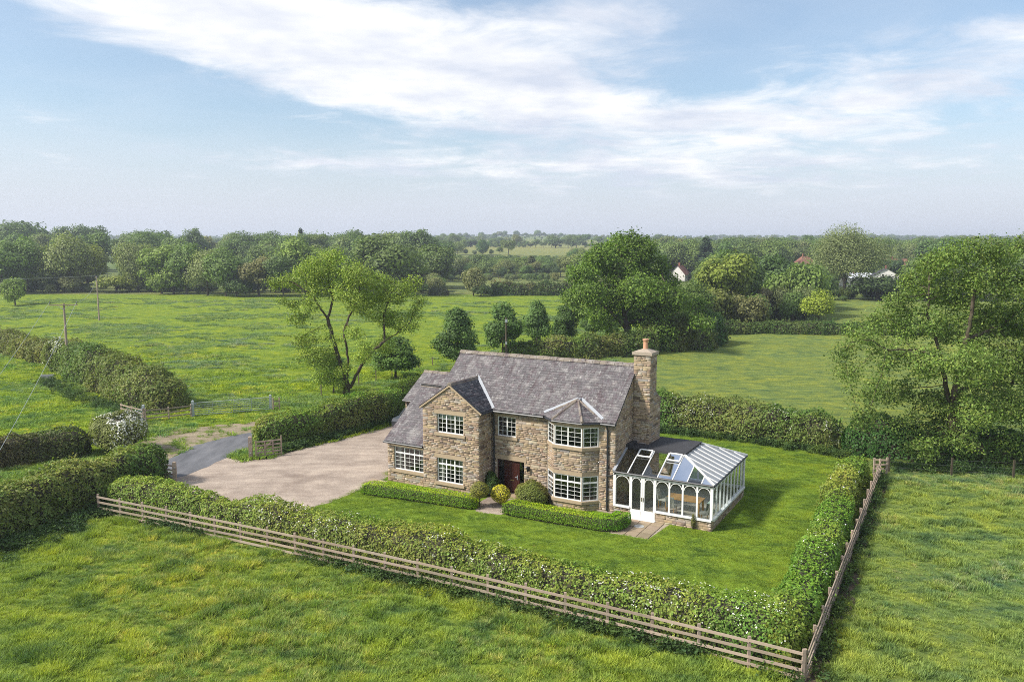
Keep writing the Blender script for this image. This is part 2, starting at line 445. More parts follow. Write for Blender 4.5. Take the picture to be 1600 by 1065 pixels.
# --- gravel, tarmac, worn verge, paving
def gravel(name, a, bb, grassy):
    m, nt, b, out = new_mat(name)
    p = posn(nt)
    v = nd(nt, 'ShaderNodeTexVoronoi', {'Vector': p, 'Scale': 38.0})
    gcol = mixc(nt, nd(nt, 'ShaderNodeSeparateXYZ', {0: v.outputs['Color']}).outputs[0], a, bb)
    gcol = mixc(nt, 1.0, gcol, ramp(nt, noise(nt, p, .45, 5, .6), [(.3, (.70, .68, .68)), (.52, (.98, .97, .97)), (.7, (1.15, 1.14, 1.12))]), 'MULTIPLY')
    gcol = mixc(nt, 1.0, gcol, ramp(nt, noise(nt, nd(nt, 'ShaderNodeMapping', {'Vector': p, 'Rotation': (0, 0, -.55), 'Scale': (.35, 1.6, 1)}).outputs[0], 1.1, 4, .6), [(.35, (.84, .82, .82)), (.6, (1.05, 1.05, 1.05))]), 'MULTIPLY')
    if not grassy:
        gcol = mixc(nt, mth(nt, 'MULTIPLY', smooth(nt, noise(nt, p, .28, 5, .65), .52, .68), .45), gcol, (.17, .125, .10))
    if grassy:
        gcol = mixc(nt, smooth(nt, noise(nt, p, .8, 6, .7), grassy - .08, grassy + .06), gcol, (.12, .15, .03))
    setin(nt, b, base=gcol, rough=.95, spec=.1, normal=bumpn(nt, v.outputs['Distance'], .6, .02))
    return m
M['gravel'] = gravel('beige_gravel', (.29, .235, .190), (.50, .42, .345), 0)
M['verge'] = gravel('worn_gravel_verge', (.20, .16, .10), (.40, .34, .25), .56)
m, nt, b, out = new_mat('tarmac')
p = posn(nt)
c = ramp(nt, noise(nt, nd(nt, 'ShaderNodeMapping', {'Vector': p, 'Rotation': (0, 0, .45), 'Scale': (1, .3, 1)}).outputs[0], 1.2, 6, .65), [(.3, (.095, .097, .105)), (.6, (.155, .155, .165)), (.8, (.20, .195, .195))])
setin(nt, b, base=c, rough=.85, spec=.2, normal=bumpn(nt, noise(nt, p, 60, 2), .4, .01))
M['tarmac'] = m
M['flag'] = simple('paving_stone', (.30, .235, .165), .9, var=.35, scale=2.2, bump=.3, tinted=True)
M['soil'] = simple('bare_soil', (.085, .060, .038), .98, var=.4, scale=2.5, bump=.8)

# ================================================================== ground
FENCE_PX = [(157,772),(186.9,777),(224,786),(262.5,795),(302,803),(342.5,810),(384.7,817.5),(429,825),(474.4,835),(523.4,844.5),(572.8,854.8),(625.3,866),
            (678,880),(734.4,893),(793,906.6),(853,919),(917.8,934.5),(986.6,952),(1057,968.4),(1131,985),(1203.4,1002),(1256,1012.5)]
_Q = np.array([at(px, py, 1.1) for px, py in FENCE_PX])
_cf = np.polyfit(_Q[:, 0], _Q[:, 1], 2)
def fence_y(x): return np.polyval(_cf, x)
FA = (-22.2, float(fence_y(-22.2))); FB = (9.67, float(fence_y(9.67)))
RB = (23.0, 48.5)                                      # far end of the side fence
def right_x(y): return FB[0] + (np.asarray(y, float) - FB[1]) * (RB[0] - FB[0]) / (RB[1] - FB[1])
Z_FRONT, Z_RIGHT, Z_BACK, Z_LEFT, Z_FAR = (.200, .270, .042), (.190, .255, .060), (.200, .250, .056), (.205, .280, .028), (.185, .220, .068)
def zone_tint(x, y):
    x = np.asarray(x, float); y = np.asarray(y, float)
    t = np.empty(x.shape + (3,)); t[:] = Z_LEFT
    t[(x > 3 + (y - 60) * .26) & (y > 50)] = Z_BACK
    t[(x > right_x(y)) & (y <= 51)] = Z_RIGHT
    fg = (y < np.where(x < FA[0], FA[1] + 2, fence_y(np.clip(x, FA[0], 12)) + .6)) & (x <= right_x(y) + .3)
    t[fg] = Z_FRONT
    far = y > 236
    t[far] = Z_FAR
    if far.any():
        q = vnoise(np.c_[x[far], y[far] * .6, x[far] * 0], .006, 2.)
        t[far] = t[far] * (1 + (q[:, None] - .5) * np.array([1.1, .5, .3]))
    return t
ys = np.concatenate([np.arange(-60, 12, 6.), np.arange(12, 120, .9), np.arange(120, 400, 4.), np.geomspace(400, 6500, 60)])
ss = np.linspace(-1, 1, 181)
gx = np.concatenate([[s * (70 + max(y, 0) * .95) for s in ss] for y in ys]); gy = np.repeat(ys, len(ss))
gz = terrain(gx, gy)
gard = (gy > 20) & (gy < 75) & (gx > -27) & (gx < 26)
und = (vnoise(np.c_[gx, gy, gx * 0], .16) - .5) * .5 + (vnoise(np.c_[gx, gy, gx * 0], .55, 9.) - .5) * .22
mask = np.clip((gy - 80) / 12, 0, 1) * np.clip((230 - gy) / 20, 0, 1)
gz = gz + und * mask
nx, ny = len(ss), len(ys)
ii = (np.arange(ny - 1)[:, None] * nx + np.arange(nx - 1)[None]).ravel()
GF = np.c_[ii, ii + 1, ii + nx + 1, ii + nx]
cxm, cym = gx[GF].mean(1), gy[GF].mean(1)
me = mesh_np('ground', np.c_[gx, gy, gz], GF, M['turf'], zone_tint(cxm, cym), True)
link('ground', me, kind='structure', label='grass fields around the house reaching the horizon')

def ragged(P, step=.35, amp=.12, seed=1):
    rg = np.random.default_rng(seed); out = []
    for i in range(len(P)):
        a, b = np.array(P[i], float), np.array(P[(i + 1) % len(P)], float)
        n = max(1, int(np.hypot(*(b - a)) / step))
        for k in range(n): out.append(a + (b - a) * k / n + rg.normal(0, amp, 2))
    return out
def sheet(name, P, z, mat, label, parent=None):
    bm = bmesh.new()
    f = bm.faces.new([bm.verts.new((x, y, z)) for x, y in P])
    bmesh.ops.triangulate(bm, faces=[f]); bmesh.ops.recalc_face_normals(bm, faces=bm.faces)
    if sum(f.normal.z for f in bm.faces) < 0: bmesh.ops.reverse_faces(bm, faces=bm.faces)
    me = bpy.data.meshes.new(name); bm.to_mesh(me); bm.free(); me.materials.append(mat)
    return link(name, me, parent, label=label, kind='structure')
def spline(P, n=8):
    P = [np.array(p, float) for p in P]; out = []
    for i in range(len(P) - 1):
        p0, p1, p2, p3 = P[max(i - 1, 0)], P[i], P[i + 1], P[min(i + 2, len(P) - 1)]
        for k in range(n):
            t = k / n
            out.append(.5 * ((2 * p1) + (-p0 + p2) * t + (2 * p0 - 5 * p1 + 4 * p2 - p3) * t * t + (-p0 + 3 * p1 - 3 * p2 + p3) * t ** 3))
    return out + [P[-1]]
front_in = [(x, float(fence_y(x)) + 1.5) for x in np.linspace(-11.0, 9.3, 14)]
lawn = front_in + [(10.2, 26.5), (21.4, 47.5), (23.0, 51.0), (21.5, 56.0), (16.5, 60.0), (10.5, 62.5), (2.0, 66.0), (-2, 60), (-8.2, 49.5)] + [tuple(p) for p in spline([(-7.9, 47.9), (-8.7, 46.9), (-9.3, 45.6), (-10.0, 44.2), (-11.0, 42.6), (-12.6, 41.0)], 5)] + [(-13.0, 39.5)]
sheet('lawn', lawn, .004, M['lawn'], 'mown garden lawn in front of and beside the house')
LAWN = lawn
drive = [(-21.3, 47.6), (-19.5, 45.2), (-13.0, 40.9), (-11.5, 41.0)] + [tuple(p) for p in spline([(-10.9, 42.6), (-9.9, 44.2), (-9.1, 45.6), (-8.5, 46.9), (-7.9, 47.9)], 5)] + \
        [(-6.5, 52), (-4.0, 60), (-5.0, 66.0), (-7.7, 66.0), (-9.2, 63.0), (-11.5, 60.0), (-13.4, 57.4), (-15.2, 54.9), (-16.6, 52.6), (-18.2, 51.9), (-19.0, 52.9), (-19.6, 53.6), (-20.2, 50.0)]
sheet('gravel_drive', ragged(drive, .4, .10, 3), .010, M['gravel'], 'beige pink gravel driveway left of the house')
tarmac = [(-21.2, 47.9), (-22.4, 49.0), (-23.2, 52.2), (-22.9, 56.3), (-21.0, 59.6), (-17.0, 62.5), (-17.5, 58.5), (-18.7, 55.4), (-19.3, 53.6), (-19.9, 50.6), (-20.6, 48.6)]
sheet('tarmac_apron', ragged(tarmac, .5, .06, 4), .016, M['tarmac'], 'grey tarmac apron at the drive entrance')
verge = [(-27.2, 55.4), (-27.4, 58.5), (-26.2, 61.4), (-23.7, 62.9), (-21.0, 64.2), (-17.5, 64.3), (-17.0, 62.0), (-21.0, 59.0), (-23.0, 56.2), (-23.4, 52.0), (-24.5, 51.5)]
sheet('gravel_verge', ragged(verge, .4, .16, 5), .006, M['verge'], 'worn gravel and grass verge beside the tarmac')
soilp = [(right_x(y) - .1 + .35 * math.sin(y * 1.7), y) for y in np.arange(24.8, 48, .8)] + [(right_x(y) + .75 + .18 * math.sin(y * 2.3 + 1), y) for y in np.arange(47.5, 24.0, -.8)]
sheet('trodden_soil', ragged([(float(a), float(b)) for a, b in soilp], .4, .07, 8), .005, M['soil'], 'strip of bare soil along the side fence')

# ================================================================== house
YAW, HX, HY = -0.519, 5.526, 41.552
HC, HS = math.cos(YAW), math.sin(YAW)
def hw(u, v): return HX + HC * u - HS * v, HY + HS * u + HC * v
house = thing('house', 'two storey coursed sandstone farmhouse with grey slate roof and bay', 'house', (HX, HY, 0), YAW)
hr = np.random.default_rng(11)
STONE_PAL = np.array([(.385, .290, .185), (.430, .340, .230), (.375, .325, .255), (.360, .275, .180), (.355, .258, .185), (.265, .190, .128), (.135, .100, .075), (.500, .430, .330), (.325, .300, .262), (.440, .340, .215)])
STONE_W = np.array([.17, .17, .13, .13, .10, .07, .05, .07, .05, .06]); STONE_W = STONE_W / STONE_W.sum()
class Frame:
    def __init__(s, o, a):
        s.o = Vector(o); s.a = Vector((a[0], a[1], 0)).normalized(); s.n = Vector((s.a.y, -s.a.x, 0))
    def p(s, x, d, z): return s.o + s.a * x + s.n * d + Vector((0, 0, z))
    def put(s, mb):
        mb.v = [tuple(s.p(x, d, z)) for x, d, z in mb.v]; return mb
STONES = []         # (frame, s0, s1, z0, z1, depth, tint, rank)
def stones(fr, span, z0, z1, holes=(), rank=1.0, hmin=.075, hmax=.145, lmax=.60):
    z = z0
    while z < z1 - .03:
        h = min(hr.uniform(hmin, hmax), z1 - z)
        if z1 - z - h < .05: h = z1 - z
        a, b = span(z + h * .7)
        x = a
        while x < b - .04:
            L = hr.uniform(.16, lmax) * (1.0 if h > .13 else .85)
            L = min(L, b - x)
            if b - x - L < .10: L = b - x
            pieces = [(x, x + L, z, z + h)]
            for (hs0, hs1, hz0, hz1) in holes:
                nw = []
                for (p0, p1, q0, q1) in pieces:
                    if p1 <= hs0 or p0 >= hs1 or q1 <= hz0 or q0 >= hz1: nw.append((p0, p1, q0, q1)); continue
                    if p0 < hs0 - .03: nw.append((p0, hs0, q0, q1))
                    if p1 > hs1 + .03: nw.append((hs1, p1, q0, q1))
                    c0, c1 = max(p0, hs0), min(p1, hs1)
                    if q0 < hz0 - .03: nw.append((c0, c1, q0, hz0))
                    if q1 > hz1 + .03: nw.append((c0, c1, hz1, q1))
                pieces = nw
            t = (STONE_PAL[hr.choice(len(STONE_PAL), p=STONE_W)] * .86 + np.array((.375, .312, .240)) * .14) * hr.uniform(.86, 1.16) * np.array((1, hr.uniform(.96, 1.02), hr.uniform(.92, 1.10)))
            for (p0, p1, q0, q1) in pieces:
                if p1 - p0 > .05 and q1 - q0 > .03:
                    STONES.append((fr, p0 + .006, p1 - .006, q0 + .006, q1 - .006, hr.uniform(.010, .026), t, rank))
            x += L
        z += h
def stone_geo():
    V = np.array([(0, 0, 0), (1, 0, 0), (1, 0, 1), (0, 0, 1), (.012, 1, .045), (.988, 1, .045), (.988, 1, .955), (.012, 1, .955)], float)
    F = np.array([(4, 5, 6, 7), (0, 1, 5, 4), (1, 2, 6, 5), (2, 3, 7, 6), (3, 0, 4, 7)])
    return V, F
SV, SF = stone_geo()
def flush_stones(parent, n_parts, big_only=True):
    """the largest n_parts stones become parts of their own, the rest one joined part"""
    global STONES
    order = sorted(range(len(STONES)), key=lambda i: -(STONES[i][2] - STONES[i][1]) * (STONES[i][4] - STONES[i][3]) * STONES[i][7])
    single = set(order[:n_parts])
    pool = []
    for k in range(8):
        W = SV + (np.random.default_rng(k).random(SV.shape) - .5) * np.array((.015, .3, .05)) * (SV[:, 1:2] > .5)
        pool.append(mesh_np('stone', W, SF, M['stone'], np.ones((5, 3))))
    VV = []; FF = []; TT = []
    for i, (fr, a, b, c, d, dep, t, rk) in enumerate(STONES):
        if i in single:
            o = link('stone', pool[i % 8], parent, color=t)
            mt = Matrix.Identity(4)
            mt.col[0][:3] = fr.a * (b - a); mt.col[1][:3] = fr.n * dep; mt.col[2][:3] = (0, 0, d - c); mt.col[3][:3] = fr.p(a, 0, c)
            mt = Matrix(((mt.col[0][0], mt.col[1][0], mt.col[2][0], mt.col[3][0]), (mt.col[0][1], mt.col[1][1], mt.col[2][1], mt.col[3][1]), (mt.col[0][2], mt.col[1][2], mt.col[2][2], mt.col[3][2]), (0, 0, 0, 1)))
            o.matrix_basis = mt
            continue
        W = SV.copy(); W[:, 1] *= hr.uniform(.85, 1.15)
        P = np.array(fr.o)[None] + np.outer(a + W[:, 0] * (b - a), np.array(fr.a)) + np.outer(W[:, 1] * dep, np.array(fr.n)) + np.outer(c + W[:, 2] * (d - c), (0, 0, 1))
        FF.append(SF + len(VV) * 8); VV.append(P); TT.append(np.repeat(np.array(t)[None], 5, 0))
    link('stonework', mesh_np('stonework', np.concatenate(VV), np.concatenate(FF), M['stone'], np.concatenate(TT)), parent, kind='stuff')
    STONES = []
def core(parent, fr, s0, s1, z0, z1, holes=(), gable=None, mat='mortar', reveal=.16, name='wall'):
    mb = MB()
    xs = sorted({s0, s1, *[h[0] for h in holes], *[h[1] for h in holes]}); zs = sorted({z0, z1, *[h[2] for h in holes], *[h[3] for h in holes]})
    for i in range(len(xs) - 1):
        for j in range(len(zs) - 1):
            cx_, cz_ = (xs[i] + xs[i + 1]) / 2, (zs[j] + zs[j + 1]) / 2
            if any(h[0] < cx_ < h[1] and h[2] < cz_ < h[3] for h in holes): continue
            mb.poly([(xs[i], 0, zs[j]), (xs[i + 1], 0, zs[j]), (xs[i + 1], 0, zs[j + 1]), (xs[i], 0, zs[j + 1])])
    if gable: mb.poly([(x, 0, z) for x, z in gable])
    for (a, b, c, d) in holes:
        for q in (((a, c), (b, c)), ((b, c), (b, d)), ((b, d), (a, d)), ((a, d), (a, c))):
            (x0, y0), (x1, y1) = q
            mb.poly([(x0, 0, y0), (x1, 0, y1), (x1, -reveal, y1), (x0, -reveal, y0)])
    fr.put(mb)
    return mb.build(name, M[mat], parent)
def window(parent, fr, s0, s1, z0, z1, lights=2, transom=None, cols=2, rows=4, sill=True, lintel=True, blind=0, d=-.10, curtain=False):
    mb = MB(); t = .052
    def fb(a, b, c, e, y0=d - .03, y1=d + .035): mb.box(a, b, y0, y1, c, e)
    fb(s0, s1, z0, z0 + t); fb(s0, s1, z1 - t, z1); fb(s0, s0 + t, z0 + t, z1 - t); fb(s1 - t, s1, z0 + t, z1 - t)
    w = (s1 - s0 - 2 * t); mw = .066
    lw = (w - mw * (lights - 1)) / lights
    edges = []
    for k in range(lights):
        a = s0 + t + k * (lw + mw); edges.append((a, a + lw))
        if k: fb(a - mw, a, z0 + t, z1 - t)
    zsplit = [(z0 + t, z1 - t)]
    if transom:
        zt = z0 + (z1 - z0) * transom
        for a, b in edges: fb(a, b, zt - .04, zt + .04)
        zsplit = [(z0 + t, zt - .04), (zt + .04, z1 - t)]
    fr.put(mb)
    win = mb.build('window', M['white'], parent)
    bars = MB()
    for a, b in edges:
        for zi, (c, e) in enumerate(zsplit):
            rr = rows if (zi == 0) else 1
            for k in range(1, cols): x = a + (b - a) * k / cols; bars.box(x - .008, x + .008, d - .012, d + .022, c, e)
            for k in range(1, rr): z = c + (e - c) * k / rr; bars.box(a, b, d - .011, d + .021, z - .008, z + .008)
            g = MB(); g.poly([(a, d, c), (b, d, c), (b, d, e), (a, d, e)]); fr.put(g); g.build('pane', M['glass'], win)
    fr.put(bars); bars.build('glazing_bars', M['white'], win)
    if sill:
        s = MB(); s.box(s0 - .14, s1 + .14, -.10, .10, z0 - .16, z0 - .002); fr.put(s); s.build('sill', M['dressed'], win)
    if lintel:
        s = MB(); s.box(s0 - .18, s1 + .18, -.05, .032, z1 + .002, z1 + .24); fr.put(s); s.build('lintel', M['dressed'], win)
    if blind:
        g = MB()
        for a, b in edges: g.box(a, b, d - .09, d - .075, z1 - t - (z1 - z0) * blind, z1 - t)
        fr.put(g); g.build('blind', M['blind'], win)
    if curtain:
        g = MB()
        for a, b in ((s0 + .05, s0 + .05 + (s1 - s0) * .16), (s1 - .05 - (s1 - s0) * .16, s1 - .05)):
            n = 7; g = MB()
            for k in range(n):
                x0 = a + (b - a) * k / n; x1 = a + (b - a) * (k + 1) / n
                g.poly([(x0, d - .14 - .03 * (k % 2), z0), (x1, d - .14 - .03 * ((k + 1) % 2), z0), (x1, d - .14 - .03 * ((k + 1) % 2), z1), (x0, d - .14 - .03 * (k % 2), z1)])
            fr.put(g); g.build('curtain', M['curtain'], win)
    return win
def hole_of(s0, s1, z0, z1, sill=True): return [(s0, s1, z0, z1)]
def band(s0, s1, z0, z1): return [(s0 - .14, s1 + .14, z0 - .17, z0), (s0 - .18, s1 + .18, z1, z1 + .25), (s0, s1, z0, z1)]

EAVE, RIDGE, DEP = 4.95, 7.71, 5.88
SLOPE = (RIDGE - EAVE) / (DEP / 2 + .22)
GV = -1.42                                             # gable front
# --- front wall of the main block: s runs along u from -7.7 to 0
fm = Frame((-7.7, 0, 0), (1, 0))
W4 = (.37, 1.59, 3.43, 4.58); DOOR = (.34, 2.14, .10, 2.06); BAYH = (3.70, 6.70, .25, 4.70)
core(house, fm, 0, 7.7, 0, EAVE, [W4, DOOR, BAYH])
stones(fm, lambda z: (0, 7.7), 0, EAVE, band(*W4) + [(DOOR[0] - .15, DOOR[1] + .15, DOOR[3], DOOR[3] + .28), DOOR, (3.62, 6.78, 0, 5)], 1.0)
window(house, fm, *W4, lights=2, rows=4)
# --- gable
fg = Frame((-11.6, GV, 0), (1, 0)); GW = 3.9; GE = 5.00; GA = 6.40
W1 = (1.02, 2.84, 3.53, 4.65); W2 = (.99, 2.79, .59, 2.03)
core(house, fg, 0, GW, 0, GE, [W1, W2], gable=[(0, GE), (GW, GE), (GW / 2, GA)])
def gspan(z): return (0, GW) if z < GE else ((z - GE) / (GA - GE) * GW / 2, GW - (z - GE) / (GA - GE) * GW / 2)
stones(fg, gspan, 0, GA - .05, band(*W1) + band(*W2), 1.1)
window(house, fg, *W1, lights=3, rows=4, blind=.26)
window(house, fg, *W2, lights=3, rows=4, transom=.74, curtain=True)
fgr = Frame((-7.7, GV, 0), (0, 1))
core(house, fgr, 0, -GV, 0, GE); stones(fgr, lambda z: (0, -GV), 0, GE, rank=.3)
fgl = Frame((-11.6, 0, 0), (0, -1))
core(house, fgl, 0, -GV, 0, GE); stones(fgl, lambda z: (0, -GV), 0, GE, rank=.1)
# --- lower side wing
EU, EV, EE, ER, ERV = -14.45, -1.20, 2.55, 5.36, 2.60
fe = Frame((EU, EV, 0), (1, 0)); EWID = -11.6 - EU
W3 = (.50, 2.72, .82, 2.23)
core(house, fe, 0, EWID, 0, EE, [W3]); stones(fe, lambda z: (0, EWID), 0, EE, band(*W3), 1.0)
window(house, fe, *W3, lights=3, rows=4, transom=.73, curtain=True)
fel = Frame((EU, 6.2, 0), (0, -1))
core(house, fel, 0, 7.4, 0, EE, gable=[(0, EE), (7.4, EE), (3.6, ER)])
stones(fel, lambda z: (0, 7.4) if z < EE else ((z - EE) / (ER - EE) * 3.6, 7.4 - (z - EE) / (ER - EE) * 3.8), 0, ER - .1, rank=.1)
# --- end wall
fr_ = Frame((0, 0, 0), (0, 1))
core(house, fr_, 0, DEP, 0, EAVE, gable=[(0, EAVE), (DEP, EAVE), (DEP / 2, RIDGE - .08)])
def espan(z): return (0, DEP) if z < EAVE else ((z - EAVE) / (RIDGE - EAVE) * DEP / 2 + .05, DEP - (z - EAVE) / (RIDGE - EAVE) * DEP / 2 - .05)
stones(fr_, espan, 0, RIDGE - .25, rank=.75)
fl_ = Frame((-11.6, DEP, 0), (0, -1))
core(house, fl_, 0, DEP, 0, EAVE, gable=[(0, EAVE), (DEP, EAVE), (DEP / 2, RIDGE - .08)]); stones(fl_, espan, 2.5, RIDGE - .25, rank=.1)
fb_ = Frame((0, DEP, 0), (-1, 0)); core(house, fb_, 0, 11.6, 0, EAVE)
fb2 = Frame((-11.6, 6.2, 0), (-1, 0)); core(house, fb2, 0, 2.85, 0, EE)
# --- bay
BP = [(-4.05, 0), (-3.35, -.65), (-1.65, -.65), (-.95, 0)]
for k in range(3):
    (u0, v0), (u1, v1) = BP[k], BP[k + 1]
    f = Frame((u0, v0, 0), (u1 - u0, v1 - v0)); L = math.hypot(u1 - u0, v1 - v0)
    lo = (.03, L - .03, .57, 1.95); up = (.03, L - .03, 3.54, 4.63)
    core(house, f, 0, L, 0, EAVE, [lo, up])
    hb = [(0, L, .42, 2.17), (0, L, 3.38, 4.95)]
    stones(f, lambda z, L=L: (0, L), 0, EAVE, hb, 1.1)
    window(house, f, *lo, lights=2 if k == 1 else 1, transom=.73, rows=4, sill=False, lintel=False, d=-.04, curtain=(k == 2))
    window(house, f, *up, lights=2 if k == 1 else 1, rows=4, sill=False, lintel=False, d=-.04, curtain=(k == 2))
for nm, z0, z1, off in (('sill', .42, .567, .11), ('lintel', 1.953, 2.16, .035), ('sill', 3.38, 3.537, .11), ('lintel', 4.633, 4.90, .035)):
    mb = MB(); c = Vector((-2.5, .2, 0))
    outer = [(-4.05 - off * .9, .03), (-3.35 - off * .42, -.65 - off), (-1.65 + off * .42, -.65 - off), (-.95 + off * .9, .03)]
    inner = [(-4.0, .04), (-3.33, -.55), (-1.67, -.55), (-1.0, .04)]
    for k in range(3): mb.prism([(*outer[k], z0), (*outer[k + 1], z0), (*inner[k + 1], z0), (*inner[k], z0)], (0, 0, z1 - z0))
    mb.build(nm, M['dressed'], house)
# --- chimney
ch = MB(); ch.box(.02, 1.0, 2.45, 3.4, 3.0, 8.35); ch.prism([(.02, 3.38, 0), (.02, 4.15, 0), (.02, 4.15, 5.75), (.02, 3.38, 6.25)], (.98, 0, 0)); ch.box(.03, .99, 2.46, 3.39, 0, 3.0)
chim = ch.build('chimney', M['mortar'], house)
CU0, CU1, CV0, CV1 = 0.02, 1.0, 2.45, 3.4
stones(Frame((.02, CV0, 0), (1, 0)), lambda z: (0, .98), 2.5, 8.35, rank=.9, hmax=.17)
stones(Frame((CU1, CV0, 0), (0, 1)), lambda z: (0, 1.70 if z < 5.75 else (.95 if z > 6.25 else 1.70 - (z - 5.75) * 1.5)), 2.5, 8.35, rank=.7, hmax=.17)
stones(Frame((CU1, 4.15, 0), (-1, 0)), lambda z: (0, .98), 2.5, 5.75, rank=.1)
stones(Frame((CU1, CV1, 0), (-1, 0)), lambda z: (0, .98), 6.25, 8.35, rank=.1)
stones(Frame((CU0, CV1, 0), (0, -1)), lambda z: (0, .95), 7.5, 8.35, rank=.1)
mb = MB(); mb.prism([(CU0 - .09, CV0 - .09, 8.35), (CU1 + .09, CV0 - .09, 8.35), (CU1 + .09, CV1 + .09, 8.35), (CU0 - .09, CV1 + .09, 8.35)], (0, 0, .16))
mb.add([(CU0 - .03, CV0 - .03, 8.512), (CU1 + .03, CV0 - .03, 8.512), (CU1 + .03, CV1 + .03, 8.512), (CU0 - .03, CV1 + .03, 8.512), (.36, 2.77, 8.66), (.66, 2.77, 8.66), (.66, 3.08, 8.66), (.36, 3.08, 8.66)],
       [(4, 5, 6, 7), (0, 1, 5, 4), (1, 2, 6, 5), (2, 3, 7, 6), (3, 0, 4, 7)])
mb.build('chimney_cap', M['mortar'], chim)
mb = MB(); mb.tube([(.51, 2.92, 8.6), (.51, 2.92, 9.05), (.51, 2.92, 9.12), (.51, 2.92, 9.2)], [.145, .13, .175, .175], 14)
mb.build('chimney_pot', M['pot'], chim)
# --- interior floors so the rooms are rooms
mb = MB(); mb.box(-11.5, -.1, -.1, 5.8, .0, .06); mb.box(-11.5, -7.8, -1.3, -.1, 0, .06); mb.box(-14.3, -11.6, -1.1, 6.1, 0, .06); mb.build('ground_floor', M['floor_in'], house)
mb = MB(); mb.box(-11.5, -.1, .1, 5.8, 2.5, 2.75); mb.box(-11.5, -7.8, -1.3, .1, 2.5, 2.75); mb.box(-11.5, -.1, .1, 5.8, 4.8, 4.93)
mb.box(-4.9, -4.8, .1, 5.8, .06, 4.8); mb.box(-8.0, -7.9, .1, 5.8, .06, 4.8); mb.box(-11.5, -.1, 3.4, 3.5, .06, 4.8); mb.build('room_wall', M['plaster'], house)
# --- doorway
dx0, dx1, dz0, dz1 = DOOR
mb = MB(); mb.box(dx0 - .15, dx1 + .15, -.04, .03, dz1 + .002, dz1 + .27); fm.put(mb); mb.build('lintel', M['dressed'], house)
mb = MB()
for a, b, c, e in ((dx0, dx0 + .06, dz0, dz1), (dx1 - .06, dx1, dz0, dz1), (dx0 + .06, dx1 - .06, dz1 - .07, dz1), (dx0 + .44, dx0 + .50, dz0, dz1 - .07), (dx1 - .42, dx1 - .36, dz0, dz1 - .07)): mb.box(a, b, -.15, -.09, c, e)
lx0, lx1 = dx0 + .50, dx1 - .42
mb.box(lx0, lx1, -.14, -.10, dz0, dz1 - .07)
for (a, b) in ((lx0 + .09, (lx0 + lx1) / 2 - .04), ((lx0 + lx1) / 2 + .04, lx1 - .09)):
    for (c, e) in ((dz0 + .14, dz0 + .70), (dz0 + .84, dz1 - .22)): mb.box(a, b, -.11, -.088, c, e)
fm.put(mb); door = mb.build('door', M['door'], house)
mb = MB()
mb.poly([(dx0 + .06, -.12, dz0 + .02), (dx0 + .44, -.12, dz0 + .02), (dx0 + .44, -.12, dz1 - .07), (dx0 + .06, -.12, dz1 - .07)]); fm.put(mb); mb.build('sidelight', M['glass'], door)
mb = MB()
mb.poly([(dx1 - .36, -.12, dz0 + .02), (dx1 - .06, -.12, dz0 + .02), (dx1 - .06, -.12, dz1 - .07), (dx1 - .36, -.12, dz1 - .07)]); fm.put(mb); mb.build('sidelight', M['glass'], door)
mb = MB(); mb.box(lx1 - .08, lx1 - .05, -.10, -.05, dz0 + .85, dz0 + 1.1); mb.box(lx1 - .20, lx1 - .06, -.06, -.045, dz0 + .97, dz0 + 1.0); fm.put(mb); mb.build('handle', M['steel'], door)
mb = MB(); mb.box((lx0 + lx1) / 2 - .14, (lx0 + lx1) / 2 + .14, -.10, -.082, dz0 + .74, dz0 + .80); fm.put(mb); mb.build('letter_plate', M['brass'], door)
mb = MB(); mb.box(dx0 - .15, dx1 + .15, 0, .45, .0, .10); fm.put(mb); mb.build('door_step', M['dressed'], house)
for s in (-.09, 2.46):
    mb = MB(); mb.box(s - .04, s + .04, .01, .04, 1.62, 1.86); mb.bar((s, .03, 1.82), (s, .16, 1.90), .02, .02); mb.tube([(s, .16, 1.58), (s, .16, 1.64), (s, .16, 1.84), (s, .16, 1.92)], [.035, .06, .085, .02], 6)
    fm.put(mb); mb.build('wall_lamp', M['black'], house)

# --- roofs
SLATES = []
SLATE_PAL = np.array([(.126, .114, .120), (.104, .095, .100), (.152, .140, .144), (.118, .092, .100), (.180, .168, .168), (.086, .079, .084)])
SLATE_W = np.array([.27, .22, .2, .13, .1, .08])
def slope(parent, E0, A, U, P, name='roof', dark=False, deck=True):
    E0, A, U = Vector(E0), Vector(A).normalized(), Vector(U).normalized()
    n = A.cross(U)
    if n.z < 0: n = -n
    if deck:
        mb = MB(); mb.prism([E0 + A * s + U * t - n * .075 for s, t in P], n * .07); mb.build('roof_deck', M['deck'], parent)
    t = 0; tmax = max(q[1] for q in P); exp_ = .185
    while t < tmax - .02:
        tm = min(t + exp_ * .5, tmax - .01); xs = []
        for i in range(len(P)):
            (s0, t0), (s1, t1) = P[i], P[(i + 1) % len(P)]
            if (t0 - tm) * (t1 - tm) < 0: xs.append(s0 + (s1 - s0) * (tm - t0) / (t1 - t0))
        if len(xs) >= 2:
            a, b = min(xs), max(xs); x = a - hr.uniform(0, .25)
            while x < b - .02:
                w = hr.uniform(.18, .30); x0, x1 = max(x, a), min(x + w, b)
                if x1 - x0 > .04:
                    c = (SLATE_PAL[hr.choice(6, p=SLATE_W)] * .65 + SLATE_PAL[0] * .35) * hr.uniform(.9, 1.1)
                    if dark: c = c * np.array((.62, .68, .74))  # darker, bluer slates: shade of a slope put into the colour
                    SLATES.append((E0, A, U, n, x0 + .004, x1 - .004, t, min(t + exp_ + .05, tmax + .02), hr.uniform(.024, .036), c))
                x += w
        t += exp_
